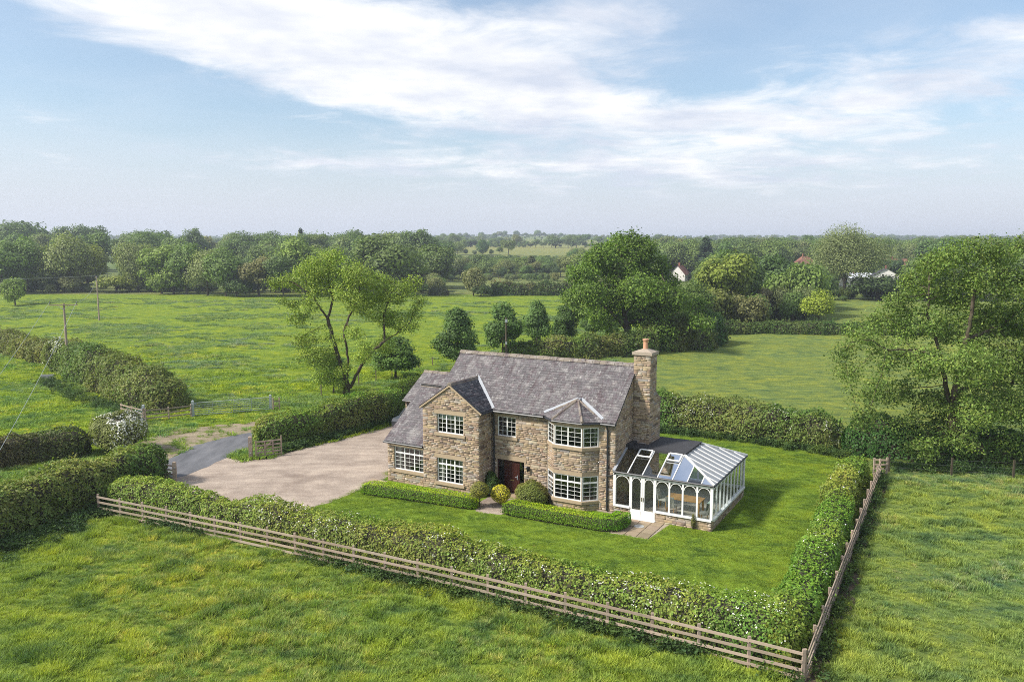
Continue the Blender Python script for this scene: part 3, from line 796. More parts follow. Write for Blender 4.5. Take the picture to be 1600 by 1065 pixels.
def flush_slates(parent, n_parts):
    global SLATES
    vis = [i for i, s in enumerate(SLATES) if s[3].y < .2 and s[3].z > .3]
    vis.sort(key=lambda i: -(SLATES[i][5] - SLATES[i][4]) * (1 + .0 * SLATES[i][6]))
    single = set(vis[:n_parts]); VV = []; FF = []; TT = []; lv = np.array([(0, 0, 1), (1, 0, 1), (1, 1, .25), (0, 1, .25), (0, 0, 0), (1, 0, 0)], float)
    lf = np.array([(0, 1, 2, 3), (4, 5, 1, 0)])
    unit = mesh_np('slate', lv, lf, M['slate'], np.ones((2, 3)))
    for i, (E0, A, U, n, x0, x1, t0, t1, th, c) in enumerate(SLATES):
        if i in single:
            o = link('slate', unit, parent, color=c); q = E0 + A * x0 + U * t0
            X, Y, Z = A * (x1 - x0), U * (t1 - t0), n * th
            o.matrix_basis = Matrix(((X.x, Y.x, Z.x, q.x), (X.y, Y.y, Z.y, q.y), (X.z, Y.z, Z.z, q.z), (0, 0, 0, 1)))
            continue
        P = np.array(E0)[None] + np.outer(x0 + lv[:, 0] * (x1 - x0), np.array(A)) + np.outer(t0 + lv[:, 1] * (t1 - t0), np.array(U)) + np.outer(lv[:, 2] * th, np.array(n))
        FF.append(lf + 6 * len(VV)); VV.append(P); TT.append(np.repeat(np.array(c)[None], 2, 0))
    link('slates', mesh_np('slates', np.concatenate(VV), np.concatenate(FF), M['slate'], np.concatenate(TT)), parent, kind='stuff')
    SLATES = []
def ridge_run(parent, a, b, w=.20, mat='slate', L=.45, col=(.20, .165, .13)):
    a, b = Vector(a), Vector(b); n = max(1, int((b - a).length / L)); d = (b - a) / n
    for k in range(n):
        mb = MB(); p = a + d * k + d * .02; q = a + d * (k + 1) - d * .02; sd = d.cross(Vector((0, 0, 1))).normalized() * w; up = Vector((0, 0, 1)); j = up * hr.uniform(-.008, .008)
        prof = [(-1, -.10), (-.55, .045), (0, .085), (.55, .045), (1, -.10)]
        V = [x + sd * s + up * h + j for x in (p, q) for s, h in prof]
        mb.add(V, [(i, i + 1, i + 6, i + 5) for i in range(4)] + [(0, 1, 2, 3, 4), (9, 8, 7, 6, 5)], tuple(np.array(col) * hr.uniform(.8, 1.2)))
        mb.build('ridge_tile', M[mat], parent)
def strip(parent, a, b, w, up, name='flashing', mat='lead'):
    mb = MB(); mb.bar(a, b, w, .03, up); return mb.build(name, M[mat], parent)
roof = MB(); roof.prism([(-11.7, -.2, EAVE - .12), (.05, -.2, EAVE - .12), (.05, .02, EAVE - .12), (-11.7, .02, EAVE - .12)], (0, 0, .05))
roof = roof.build('roof', M['deck'], house)
Ls = math.hypot(DEP / 2 + .22, RIDGE - EAVE); U1 = (0, DEP / 2 + .22, RIDGE - EAVE)
slope(roof, (-11.72, -.22, EAVE), (1, 0, 0), U1, [(0, 0), (11.8, 0), (11.8, Ls), (0, Ls)])
slope(roof, (.08, DEP + .22, EAVE), (-1, 0, 0), (0, -(DEP / 2 + .22), RIDGE - EAVE), [(0, 0), (11.8, 0), (11.8, Ls), (0, Ls)])
ridge_run(roof, (-11.75, DEP / 2, RIDGE + .02), (.1, DEP / 2, RIDGE + .02))
ge, ga, gh = 4.98, 6.44, 2.12; gl = math.hypot(gh, ga - ge)
def mv(z): return (z - EAVE) / SLOPE - .22
gu = -9.65
slope(roof, (gu + gh, GV - .09, ge), (0, 1, 0), (-gh, 0, ga - ge), [(0, 0), (mv(ge) - GV + .09, 0), (mv(ga) - GV + .09, gl), (0, gl)], dark=True)  # slope turned from the sun, its shade put into the slate colour
slope(roof, (gu - gh, GV - .09, ge), (0, 1, 0), (gh, 0, ga - ge), [(0, 0), (mv(ge) - GV + .09, 0), (mv(ga) - GV + .09, gl), (0, gl)])
ridge_run(roof, (gu, GV - .10, ga + .02), (gu, mv(ga) + .05, ga + .02), .17)
nrm = Vector((0, -SLOPE, 1)).normalized()
strip(roof, Vector((gu + gh, mv(ge) + .02, ge + .03)) + nrm * .02, Vector((gu, mv(ga) + .04, ga + .05)) + nrm * .02, .24, nrm)
strip(roof, Vector((gu - gh, mv(ge) + .02, ge + .03)) + nrm * .02, Vector((gu, mv(ga) + .04, ga + .05)) + nrm * .02, .2, nrm)
for s in (-1, 1):                                      # verge boards of the gable
    mb = MB(); mb.bar((gu + s * (gh + .02), GV - .05, ge - .10), (gu, GV - .05, ga - .09), .10, .09, (0, 0, 1)); mb.build('verge', M['dressed'], roof)
el_ = math.hypot(ERV - EV + .22, ER - EE)
slope(roof, (EU - .1, EV - .22, EE), (1, 0, 0), (0, ERV - EV + .22, ER - EE), [(0, 0), (EWID + .09, 0), (EWID + .09, el_), (0, el_)])
slope(roof, (EU - .1, 6.4, EE), (1, 0, 0), (0, ERV - 6.4, ER - EE), [(0, 0), (EWID + .09, 0), (EWID + .09, el_), (0, el_)])
ridge_run(roof, (EU - .12, ERV, ER + .02), (-11.66, ERV, ER + .02), .17)
# bay roof
AP = Vector((-2.5, .62, 5.86)); be = 4.93; bo = .14
bp = [Vector((-4.05 - bo * 1.6, -.06, be)), Vector((-3.35 - bo * .45, -.65 - bo, be)), Vector((-1.65 + bo * .45, -.65 - bo, be)), Vector((-.95 + bo * 1.6, -.06, be))]
for k in range(3):
    a, b = bp[k], bp[k + 1]; A = (b - a).normalized(); w = AP - a; s = w.dot(A); U = (w - A * s); slope(roof, a, A, U, [(0, 0), ((b - a).length, 0), (s, U.length)])
for a in (bp[1], bp[2]): ridge_run(roof, a + Vector((0, 0, .03)), AP + Vector((0, 0, .03)), .10, L=.4)
for a in (bp[0], bp[3]):
    z = EAVE + (a.y + .22) * SLOPE
    strip(roof, Vector((a.x, a.y, z + .04)), Vector((AP.x + (.1 if a is bp[3] else -.1), mv(AP.z) + .02, AP.z + .05)), .17, nrm)
    ridge_run(roof, a * .92 + AP * .08 + Vector((0, 0, .03)), AP + Vector((0, 0, .03)), .08, L=.4)
strip(roof, AP + Vector((0, -.05, .06)), Vector((AP.x, mv(AP.z) + .15, AP.z + .06)), .22, (0, 0, 1))
flush_slates(roof, 280)
# rainwater goods
def gutter(parent, a, b, r=.065):
    mb = MB(); mb.tube([a, b], r, 6); return mb.build('gutter', M['gutter'], parent)
gz0 = EAVE - .07
gutter(house, (-7.55, -.29, gz0), (-4.2, -.29, gz0)); gutter(house, (-.75, -.29, gz0), (.08, -.29, gz0))
for k in range(3): gutter(house, bp[k] * 1.0 + Vector((0, -.04, -.06)), bp[k + 1] + Vector((0, -.04, -.06)), .055)
gutter(house, (EU - .1, EV - .29, EE - .06), (-11.62, EV - .29, EE - .06))
gutter(house, (gu + gh + .03, GV - .05, ge - .08), (gu + gh + .03, -.25, ge - .08)); gutter(house, (gu - gh - .03, GV - .05, ge - .08), (gu - gh - .03, -.05, ge - .08))
for u in (-7.52, -.42):
    mb = MB(); mb.tube([(u, -.27, gz0), (u, -.10, gz0 - .35), (u, -.08, 2.6), (u, -.08, .12)], .05, 8)
    for z in (.6, 2.0, 3.6): mb.box(u - .075, u + .075, -.10, -.03, z, z + .06)
    mb.build('downpipe', M['gutter'], house)
mb = MB(); mb.tube([(-.42, -.08, 2.05), (-.1, -.16, 2.12), (.15, -.28, 2.33)], .04, 8); mb.build('downpipe', M['gutter'], house)
flush_stones(house, 290)

# ================================================================== conservatory
cons = thing('conservatory', 'white framed conservatory with arched panes on a low stone wall', 'conservatory', (HX, HY, 0), YAW)
K0, C1, CD, CE, DW = -.19, 5.32, 6.55, 2.36, .52
FLZ, FU0, FU1, FV0, FV1 = 3.30, .22, 3.28, 1.55, 4.45
cf = Frame((0.03, K0, 0), (1, 0)); cr_ = Frame((C1, K0, 0), (0, 1)); cb = Frame((C1, K0 + CD, 0), (-1, 0))
DR = (.93, 2.32)
core(cons, cf, 0, C1 - .03, 0, DW, [(DR[0], DR[1], 0, DW)], name='base_wall'); core(cons, cr_, 0, CD, 0, DW, name='base_wall'); core(cons, cb, 0, C1 - .03, 0, DW, name='base_wall')
stones(cf, lambda z: (0, C1 - .03), 0, DW - .01, [(DR[0], DR[1], 0, 1)], 1.0); stones(cr_, lambda z: (0, CD), 0, DW - .01, (), 1.0); stones(cb, lambda z: (0, C1 - .03), 0, DW - .01, (), .1)
flush_stones(cons, 70)
def arch_bay(fr, x0, x1, z0, z1, pw=.044, name='pane'):
    """round headed light: spandrel plate with the arch cut out, slim posts, glass"""
    mb = MB(); r = (x1 - x0) / 2 - pw; cxx = (x0 + x1) / 2; zs = z1 - .12 - r * .92; n = 10
    for y in (.0,):
        pass
    arc = [(cxx - r * math.cos(math.pi * k / n), zs + r * .92 * math.sin(math.pi * k / n)) for k in range(n + 1)]
    band_ = .032
    arc2 = [(cxx - (r - band_) * math.cos(math.pi * k / n), zs + (r - band_) * .92 * math.sin(math.pi * k / n)) for k in range(n + 1)]
    for k in range(n):                                  # arched rib
        mb.prism([(arc[k][0], -.03, arc[k][1]), (arc[k + 1][0], -.03, arc[k + 1][1]), (arc2[k + 1][0], -.03, arc2[k + 1][1]), (arc2[k][0], -.03, arc2[k][1])], (0, .06, 0))
    mb.box(x0, x0 + pw, -.035, .035, z0, z1 - .11); mb.box(x1 - pw, x1, -.035, .035, z0, z1 - .11)
    mb.box(x0, x1, -.04, .04, z1 - .12, z1)
    fr.put(mb); o = mb.build('arched_frame', M['white'], cons)
    g = MB(); g.poly([(x0 + pw, 0, z0), (x1 - pw, 0, z0), (x1 - pw, 0, z1 - .12), (x0 + pw, 0, z1 - .12)]); fr.put(g); g.build('pane', M['glass_wall'], o)
    return o
ff = Frame((0.03, K0 - .01, 0), (1, 0)); frr = Frame((C1 + .01, K0, 0), (0, 1)); fbk = Frame((C1, K0 + CD + .01, 0), (-1, 0))
for a, b in ((.05, .93), (2.32, 3.07), (3.07, 3.78), (3.78, 4.53), (4.53, 5.25)): arch_bay(ff, a, b, DW + .10, CE)
n = 9
for k in range(n): arch_bay(frr, .05 + k * (CD - .1) / n, .05 + (k + 1) * (CD - .1) / n, DW + .10, CE)
for k in range(6): arch_bay(fbk, .05 + k * .87, .05 + (k + 1) * .87, DW + .10, CE)
mb = MB(); q = .07
mb.box(0, DR[0], -.10, .09, DW, DW + .10); mb.box(DR[1], C1 - .03, -.10, .09, DW, DW + .10); ff.put(mb); mb.build('sill', M['white'], cons)
mb = MB(); mb.box(.1, CD, -.10, .09, DW, DW + .10); frr.put(mb); mb.build('sill', M['white'], cons)
mb = MB(); mb.box(.1, C1 - .1, -.10, .09, DW, DW + .10); fbk.put(mb); mb.build('sill', M['white'], cons)
for (u, v) in ((.08, K0), (C1 - .02, K0 + .02), (C1 - .02, K0 + CD - .02)):
    mb = MB(); mb.box(u - .07, u + .07, v - .07, v + .07, DW + .10, CE + .03); mb.build('corner_post', M['white'], cons)
# doors
for k, (a, b) in enumerate(((DR[0], (DR[0] + DR[1]) / 2), ((DR[0] + DR[1]) / 2, DR[1]))):
    o = arch_bay(ff, a + .005, b - .005, .50, CE, .10); o.name = 'door'
    mb = MB(); mb.box(a + .005, b - .005, -.035, .04, .07, .50); mb.box(a + .1, b - .1, .04, .055, .14, .44); ff.put(mb); mb.build('door_panel', M['white'], o)
    mb = MB(); x = b - .05 if k == 0 else a + .05; mb.box(x - .012, x + .012, .04, .07, 1.0, 1.22); ff.put(mb); mb.build('handle', M['brass'], o)
mb = MB(); mb.box(DR[0] - .05, DR[1] + .05, .0, .25, 0, .07); ff.put(mb); mb.build('door_step', M['white'], cons)
# roof: glazed slopes round a flat top
ev = [Vector((0.02, K0 - .12, CE + .06)), Vector((C1 + .12, K0 - .12, CE + .06)), Vector((C1 + .12, K0 + CD + .12, CE + .06)), Vector((.02, K0 + CD + .12, CE + .06))]
fl = [Vector((FU0, FV0, FLZ)), Vector((FU1, FV0, FLZ)), Vector((FU1, FV1, FLZ)), Vector((FU0, FV1, FLZ))]
fl[0].x = .02; fl[3].x = .02
def glazed(e0, e1, t0, t1, cuts_e, cuts_t, mat, skip=()):
    E = [e0 + (e1 - e0) * c for c in cuts_e]; T = [t0 + (t1 - t0) * c for c in cuts_t]
    nn = (E[-1] - E[0]).cross(T[0] - E[0]).normalized()
    if nn.z < 0: nn = -nn
    for i in range(len(E) - 1):
        P = [E[i], E[i + 1], T[i + 1], T[i]]
        if (P[3] - P[2]).length < 1e-4: P = P[:3]
        mb = MB(); mb.poly([p + nn * .01 for p in P]); mb.build('roof_pane', M[mat], cons)
    for i in range(len(E)):
        mb = MB(); mb.bar(E[i] + nn * .03, T[i] + nn * .03, .05, .05, nn); mb.build('glazing_bar', M['white'], cons)
    return nn
ce = [0, .165, .325, .485, .64, .80, .92, 1.0]; ct = [0, .265, .52, .78, 1.0, 1.0, 1.0, 1.0]
# front slope: four full panes, then three hip panes whose bars run up to the hip rafter
nF = (ev[1] - ev[0]).cross(fl[0] - ev[0]).normalized(); nF = nF if nF.z > 0 else -nF
def on_hip(t): return ev[1] + (fl[1] - ev[1]) * t
fu = [.0, .82, 1.64, 2.46, FU1 - .02]
for i in range(4):
    e0, e1 = ev[0] + Vector((fu[i], 0, 0)), ev[0] + Vector((fu[i + 1], 0, 0)); t0, t1 = Vector((.02 + fu[i], FV0, FLZ)), Vector((.02 + fu[i + 1], FV0, FLZ))
    mb = MB(); mb.poly([p + nF * .01 for p in (e0, e1, t1, t0)]); mb.build('roof_pane', M['glass_roof'], cons)
for i in range(1, 5):
    e0 = ev[0] + Vector((fu[i], 0, 0)); t0 = Vector((.02 + fu[i], FV0, FLZ)); mb = MB(); mb.bar(e0 + nF * .03, t0 + nF * .03, .05, .05, nF); mb.build('glazing_bar', M['white'], cons)
hipx = [FU1, FU1 + (C1 + .12 - FU1) * .36, FU1 + (C1 + .12 - FU1) * .70, C1 + .12]
for i in range(3):
    ta, tb = 1 - (hipx[i] - FU1) / (C1 + .12 - FU1), 1 - (hipx[i + 1] - FU1) / (C1 + .12 - FU1)
    P = [Vector((hipx[i], ev[0].y, ev[0].z)), Vector((hipx[i + 1], ev[0].y, ev[0].z)), on_hip(tb), on_hip(ta)]
    if i == 2: P = P[:2] + P[3:]
    mb = MB(); mb.poly([p + nF * .01 for p in P]); mb.build('roof_pane', M['glass_roof'], cons)
    if i: mb = MB(); mb.bar(P[0] + nF * .03, on_hip(ta) + nF * .03, .045, .05, nF); mb.build('glazing_bar', M['white'], cons)
# side slope: pale panels with white bars
nS = (ev[2] - ev[1]).cross(fl[1] - ev[1]).normalized(); nS = nS if nS.z > 0 else -nS
vv = np.linspace(ev[1].y, ev[2].y, 12)
def side_top(v):
    if v <= FV0: t = (v - ev[1].y) / (FV0 - ev[1].y); return ev[1] + (fl[1] - ev[1]) * t
    if v >= FV1: t = (ev[2].y - v) / (ev[2].y - FV1); return ev[2] + (fl[2] - ev[2]) * t
    return Vector((FU1, v, FLZ))
vs = sorted(list(vv) + [FV0, FV1])
for i in range(len(vs) - 1):
    a, b = vs[i], vs[i + 1]; P = [Vector((C1 + .12, a, CE + .06)), Vector((C1 + .12, b, CE + .06)), side_top(b), side_top(a)]
    P = [p for j, p in enumerate(P) if j == 0 or (p - P[j - 1]).length > 1e-3]
    if (P[0] - P[-1]).length < 1e-3: P = P[:-1]
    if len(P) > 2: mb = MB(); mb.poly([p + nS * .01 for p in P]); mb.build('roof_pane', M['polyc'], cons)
for v in vv[1:-1]:
    mb = MB(); mb.bar(Vector((C1 + .12, v, CE + .06)) + nS * .03, side_top(v) + nS * .03, .032, .04, nS); mb.build('glazing_bar', M['white'], cons)
for a, b in ((ev[1], fl[1]), (ev[2], fl[2])):
    mb = MB(); mb.bar(a + Vector((0, 0, .05)), b + Vector((0, 0, .05)), .09, .07); mb.build('hip_rafter', M['white'], cons)
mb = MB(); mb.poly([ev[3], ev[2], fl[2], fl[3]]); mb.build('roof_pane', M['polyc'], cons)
mb = MB(); mb.prism([p + Vector((0, 0, -.04)) for p in (fl[0] + Vector((0, -.08, 0)), fl[1] + Vector((.08, -.08, 0)), fl[2] + Vector((.08, .08, 0)), fl[3] + Vector((0, .08, 0)))], (0, 0, .14))
mb.prism([Vector((.02, FV0 - .05, FLZ + .10)), Vector((.30, FV0 - .02, FLZ + .10)), Vector((.30, FV1, FLZ + .10)), Vector((.02, FV1, FLZ + .10))], (0, 0, .12))
mb.build('flat_roof', M['felt'], cons)
mb = MB(); mb.bar(ev[0] + Vector((.03, 0, .05)), fl[0] + Vector((.03, 0, .05)), .16, .05, nF); mb.build('flashing', M['lead'], cons)
for i in (1, 3):                                       # opening roof vents at the head of two panes
    a, b = fu[i] + .06, fu[i + 1] - .06
    up = (fl[0] - ev[0]); up = Vector((0, up.y, up.z)).normalized()
    top = Vector((.02, FV0, FLZ)) - up * .10; mb = MB()
    for (p, q_) in (((a, 0), (b, 0)), ((a, -.55), (b, -.55)), ((a, 0), (a, -.55)), ((b, 0), (b, -.55))):
        mb.bar(top + Vector((p[0], 0, 0)) + up * p[1] + nF * .09, top + Vector((q_[0], 0, 0)) + up * q_[1] + nF * .09, .07, .06, nF)
    o = mb.build('roof_vent', M['white'], cons)
    mb = MB(); mb.poly([top + Vector((x, 0, 0)) + up * t + nF * .09 for x, t in ((a, 0), (b, 0), (b, -.55), (a, -.55))]); mb.build('pane', M['glass_roof'], o)
for a, b in ((ev[0], ev[1]), (ev[1], ev[2]), (ev[2], ev[3])):
    mb = MB(); mb.tube([a + Vector((0, 0, -.02)), b + Vector((0, 0, -.02))], .055, 6); mb.build('gutter', M['gutter'], cons)
mb = MB(); mb.box(.05, C1 - .1, K0 + .1, K0 + CD - .1, 0, .07); mb.build('floor', M['tile_floor'], cons)
# furniture inside
def in_house(u, v, z=0): x, y = hw(u, v); return (x, y, z)
tb = thing('dining_table', 'oak dining table inside the conservatory', 'table', in_house(3.25, 2.05, .07), YAW)
mb = MB(); mb.box(-.95, .95, -.48, .48, .71, .76); mb.build('table_top', M['oakwood'], tb)
for x in (-.86, .86):
    for y in (-.40, .40): mb = MB(); mb.box(x - .045, x + .045, y - .045, y + .045, 0, .71); mb.build('leg', M['oakwood'], tb)
def chair(loc, rz, label, throw=None):
    t = thing('dining_chair', label, 'chair', loc, rz, 'chairs round the conservatory table')
    mb = MB(); mb.box(-.23, .23, -.23, .23, .42, .49); mb.build('seat', M['fabric'], t)
    mb = MB(); mb.prism([(-.23, .20, .49), (.23, .20, .49), (.23, .30, 1.02), (-.23, .30, 1.02)], (0, .05, 0)); mb.build('backrest', M['fabric'], t)
    for x in (-.2, .2):
        for y in (-.2, .2): mb = MB(); mb.bar((x, y, 0), (x, y, .42), .04, .04); mb.build('leg', M['oakwood'], t)
chair(in_house(2.75, 1.25, .07), YAW + math.pi, 'cream dining chair at the near side of the oak table')
chair(in_house(2.0, 2.1, .07), YAW + math.pi / 2, 'cream dining chair at the house end of the oak table')
chair(in_house(4.62, 1.0, .07), YAW - math.pi / 2, 'cream armchair in the front corner of the conservatory')
mb = MB()
for k in range(8):
    a, b = -.26 + k * .065, -.26 + (k + 1) * .065; w = .012 * (k % 2); w2 = .012 * ((k + 1) % 2)
    mb.poly([(a, .385 + w, .55), (b, .385 + w2, .50 + .02 * (k % 3)), (b, .385 + w2, 1.05), (a, .385 + w, 1.05)]); mb.poly([(a, .385 + w, 1.05), (b, .385 + w2, 1.05), (b, .17, 1.045), (a, .17, 1.045)]); mb.poly([(a, .17, 1.045), (b, .17, 1.045), (b, .13 - w2, .58), (a, .13 - w, .60)])
mb.build('throw', M['sage'], None, label='pale sage green throw draped over the corner armchair', cat='throw', loc=in_house(4.62, 1.0, .07)).rotation_euler = (0, 0, YAW - math.pi / 2)

# ================================================================== garage behind, parked car
gar = thing('garage', 'low stone outbuilding with slate roof behind the farmhouse', 'outbuilding', (HX, HY, 0), YAW)
GU0, GU1, GV0, GV1, GEV, GRV, GRZ = -21.4, -12.6, 9.72, 15.1, 2.55, 12.4, 4.38
for fr, L, gb in ((Frame((GU0, GV0, 0), (1, 0)), GU1 - GU0, None), (Frame((GU1, GV0, 0), (0, 1)), GV1 - GV0, 1), (Frame((GU1, GV1, 0), (-1, 0)), GU1 - GU0, None), (Frame((GU0, GV1, 0), (0, -1)), GV1 - GV0, 1)):
    core(gar, fr, 0, L, 0, GEV, gable=[(0, GEV), (L, GEV), (L / 2, GRZ - .05)] if gb else None)
stones(Frame((GU0, GV0, 0), (1, 0)), lambda z: (0, GU1 - GU0), 0, GEV)
flush_stones(gar, 0)
gr_ = MB(); gr_.box(GU0 - .1, GU1 + .1, GV0 - .15, GV0 + .02, GEV - .12, GEV - .05); groof = gr_.build('roof', M['deck'], gar)
gl_ = math.hypot(GRV - GV0 + .2, GRZ - GEV)
slope(groof, (GU0 - .1, GV0 - .2, GEV), (1, 0, 0), (0, GRV - GV0 + .2, GRZ - GEV), [(0, 0), (9, 0), (9, gl_), (0, gl_)])
slope(groof, (GU0 - .1, GV1 + .2, GEV), (1, 0, 0), (0, GRV - GV1 - .2, GRZ - GEV), [(0, 0), (9, 0), (9, gl_), (0, gl_)])
flush_slates(groof, 0)
ridge_run(groof, (GU0 - .1, GRV, GRZ + .02), (GU1 + .1, GRV, GRZ + .02), .17)
gutter(gar, (GU0 - .1, GV0 - .25, GEV - .06), (GU1 + .1, GV0 - .25, GEV - .06))
mb = MB(); mb.tube([(GU0 + .25, GV0 - .2, GEV - .1), (GU0 + .25, GV0 - .09, GEV - .3), (GU0 + .25, GV0 - .09, .1)], .045, 8); mb.build('downpipe', M['gutter'], gar)
cx0, cy0 = at(655, 668)
car = thing('parked_car', 'dark car parked beyond the gravel drive beside the hedge', 'car', (cx0 - .3, cy0 + .6, 0), R(62))
prof = [(-2.1, .35), (-2.15, .75), (-1.95, .95), (-1.15, 1.02), (-.45, 1.45), (.95, 1.48), (1.6, 1.1), (2.0, .98), (2.1, .6), (2.05, .35)]
mb = MB(); mb.prism([(x, -.85, z) for x, z in prof], (0, 1.7, 0)); cb_ = mb.build('body', M['carpaint'], car)
gw = [(-1.02, 1.04), (-.45, 1.41), (.9, 1.44), (1.42, 1.12)]
for y in (-.855, .855): mb = MB(); mb.poly([(x, y, z) for x, z in gw]); mb.build('side_window', M['black'], car)
mb = MB(); mb.poly([(-1.16, -.72, 1.04), (-1.16, .72, 1.04), (-.5, .64, 1.435), (-.5, -.64, 1.435)]); mb.build('windscreen', M['glass'], car)
for x in (-1.35, 1.3):
    for y in (-.80, .80):
        mb = MB(); mb.tube([(x, y - .1, .33), (x, y + .1, .33)], .33, 16); w = mb.build('wheel', M['tyre'], car)
        mb = MB(); s = 1 if y > 0 else -1; mb.tube([(x, y + s * .09, .33), (x, y + s * .112, .33)], .21, 12); mb.build('rim', M['steel'], w)

# ================================================================== paving
pat = sheet('patio', [hw(.35, -2.9), hw(2.9, -2.75), hw(3.15, -.24), hw(.35, -.24)], .008, M['mortar'], 'small stone patio at the conservatory door')
pr = np.random.default_rng(5)
def flags(parent, P0, du, dv, nu, nv, z=.010, gap=.02):
    for i in range(nu):
        for j in range(nv):
            a, b = P0[0] + i * du, P0[1] + j * dv; mb = MB(); t = tuple(np.array((1, 1, 1)) * pr.uniform(.78, 1.2) * np.array((1, pr.uniform(.95, 1.02), pr.uniform(.9, 1.02))))
            q = [hw(a + gap, b + gap), hw(a + du - gap, b + gap), hw(a + du - gap, b + dv - gap), hw(a + gap, b + dv - gap)]
            mb.prism([(x, y, z) for x, y in q], (0, 0, .025 + pr.uniform(0, .008)), t); mb.build('flagstone', M['flag'], parent)
flags(pat, (.42, -2.72), .62, .61, 4, 4)
mx, my = hw(1.9, -1.3)
mb = MB(); mb.tube([(mx, my, .036), (mx, my, .048)], .26, 16); mb.build('drain_cover', M['concrete'], None, label='round drain cover set in the patio paving', cat='drain cover')
path = sheet('front_path', ragged([hw(-6.7, -3.5), hw(-5.2, -3.35), hw(-4.9, -1.3), hw(-5.3, -.48), hw(-7.5, -.48), hw(-7.3, -2.2)], .4, .05, 6), .009, M['gravel'], 'short gravel path to the front door between the box hedges')
pv = sheet('corner_paving', [hw(-15.6, -2.9), hw(-14.0, -2.6), hw(-14.35, -1.4), hw(-15.6, -1.4)], .014, M['mortar'], 'patch of paving at the corner of the house')
flags(pv, (-15.5, -2.55), .55, .55, 2, 2, z=.016)

# ================================================================== timber post and rail fences
fr2 = np.random.default_rng(21)
def wood_tint(): t = fr2.uniform(.80, 1.18); return (t * fr2.uniform(.97, 1.03), t, t * fr2.uniform(.95, 1.05))
def obj_box(name, parent, a, b, w, h, mat, col=None, roll=0):
    """board from a to b as its own object, x along its length"""
    a, b = Vector(a), Vector(b); d = b - a; L = d.length
    me = UNIT[mat]
    o = link(name, me, parent, color=col or (1, 1, 1))
    X = d; Z = Vector((0, 0, 1)) if abs(d.normalized().z) < .9 else Vector((0, 1, 0))
    Y = Z.cross(X).normalized(); Z = X.normalized().cross(Y)
    if roll: Y, Z = Y * math.cos(roll) + Z * math.sin(roll), Z * math.cos(roll) - Y * math.sin(roll)
    Y, Z = Y * w, Z * h
    o.matrix_basis = Matrix(((X.x, Y.x, Z.x, a.x), (X.y, Y.y, Z.y, a.y), (X.z, Y.z, Z.z, a.z), (0, 0, 0, 1)))
    return o
UNIT = {}
for k in ('timber', 'steel', 'white'):
    mb = MB(); mb.box(0, 1, -.5, .5, -.5, .5); UNIT[k] = mb.mesh('board', M[k])
def post_rail(label, posts, side, rails=(.16, .42, .70, .99), ph=1.12, group=None, boards_on=None, span=2, mat='timber'):
    f = thing('timber_fence', label, 'fence', (posts[0][0], posts[0][1], 0), 0, group)
    O = Vector((posts[0][0], posts[0][1], 0)); P = [Vector((x, y, 0)) - O for x, y in posts]
    for p in P:
        dz = fr2.uniform(-.03, .03); lean = Vector((fr2.normal(0, .012), fr2.normal(0, .012), 0))
        obj_box('post', f, p + Vector((0, 0, -.2)), p + lean + Vector((0, 0, ph + dz)), .095, .10, mat, wood_tint())
    for z in rails:
        i = 0
        while i < len(P) - 1:
            j = min(i + span, len(P) - 1)
            for k in range(i, j):
                pass
            a, b = P[i], P[j]; d = (b - a).normalized(); n = Vector((d.y, -d.x, 0)) * side * .068
            obj_box('rail', f, a + n + Vector((0, 0, z + fr2.normal(0, .012))), b + n + Vector((0, 0, z + fr2.normal(0, .012))), .034, .098, mat, wood_tint(), fr2.normal(0, .03))
            i = j
    return f
fx = np.array([q[0] for q in _Q]); fx = np.linspace(FA[0], FB[0] - .05, 22) * .35 + np.linspace(FA[0], FB[0] - .05, 22) * .65
post_rail('long weathered timber rail fence in front of the flowering hedge', [(float(x), float(fence_y(x))) for x in fx], 1)
ry = np.linspace(FB[1] + .1, RB[1], 16)
post_rail('timber rail fence along the side hedge, running back from the near corner', [(float(right_x(y)), float(y)) for y in ry], 1)
c0 = at(1376, 740); c1_ = at(1388, 742)
post_rail('short timber rail fence at the far corner under the big tree', [(RB[0] - .2, RB[1] + .35), (RB[0] + .55, RB[1] + .25)], 1, span=1)
# fences by the field gates
def gp(px, py): return at(px, py)
pA = [gp(190, 650), gp(206, 654), gp(225, 659)]
post_rail('short weathered rail fence meeting the field gate by the tall hedge', pA, 1, span=1)
pB = [gp(228, 659), gp(264, 655), gp(299, 651)]
post_rail('brown rail fence in the shade of the tall hedge end', pB, 1, span=1, rails=(.3, .62, .95))
pC = [gp(427, 641), gp(437, 640)]
post_rail('stub of rail fence right of the galvanised double gate', pC, 1, span=1, rails=(.4, .8))
def metal_gate(label, a, b, h=1.15, group=None, posts=(True, True)):
    a, b = Vector((*a, 0)), Vector((*b, 0)); L = (b - a).length; rz = math.atan2(b.y - a.y, b.x - a.x)
    g = thing('field_gate', label, 'gate', a, rz, group)
    mb = MB(); mb.tube([(.05, 0, .12), (.05, 0, h), (L - .05, 0, h), (L - .05, 0, .12), (.05, 0, .12)], .030, 6, cap=False); mb.build('gate_frame', M['steel'], g)
    for k in range(5): z = .12 + (h - .12) * (k + .9) / 6.0; mb = MB(); mb.tube([(.05, 0, z), (L - .05, 0, z)], .02, 6); mb.build('rail', M['steel'], g)
    mb = MB(); mb.tube([(L / 2, 0, .12), (L / 2, 0, h)], .022, 6); mb.build('upright', M['steel'], g)
    mb = MB(); mb.tube([(.06, .02, h), (L / 2, .02, .14)], .016, 6); mb.build('brace', M['steel'], g)
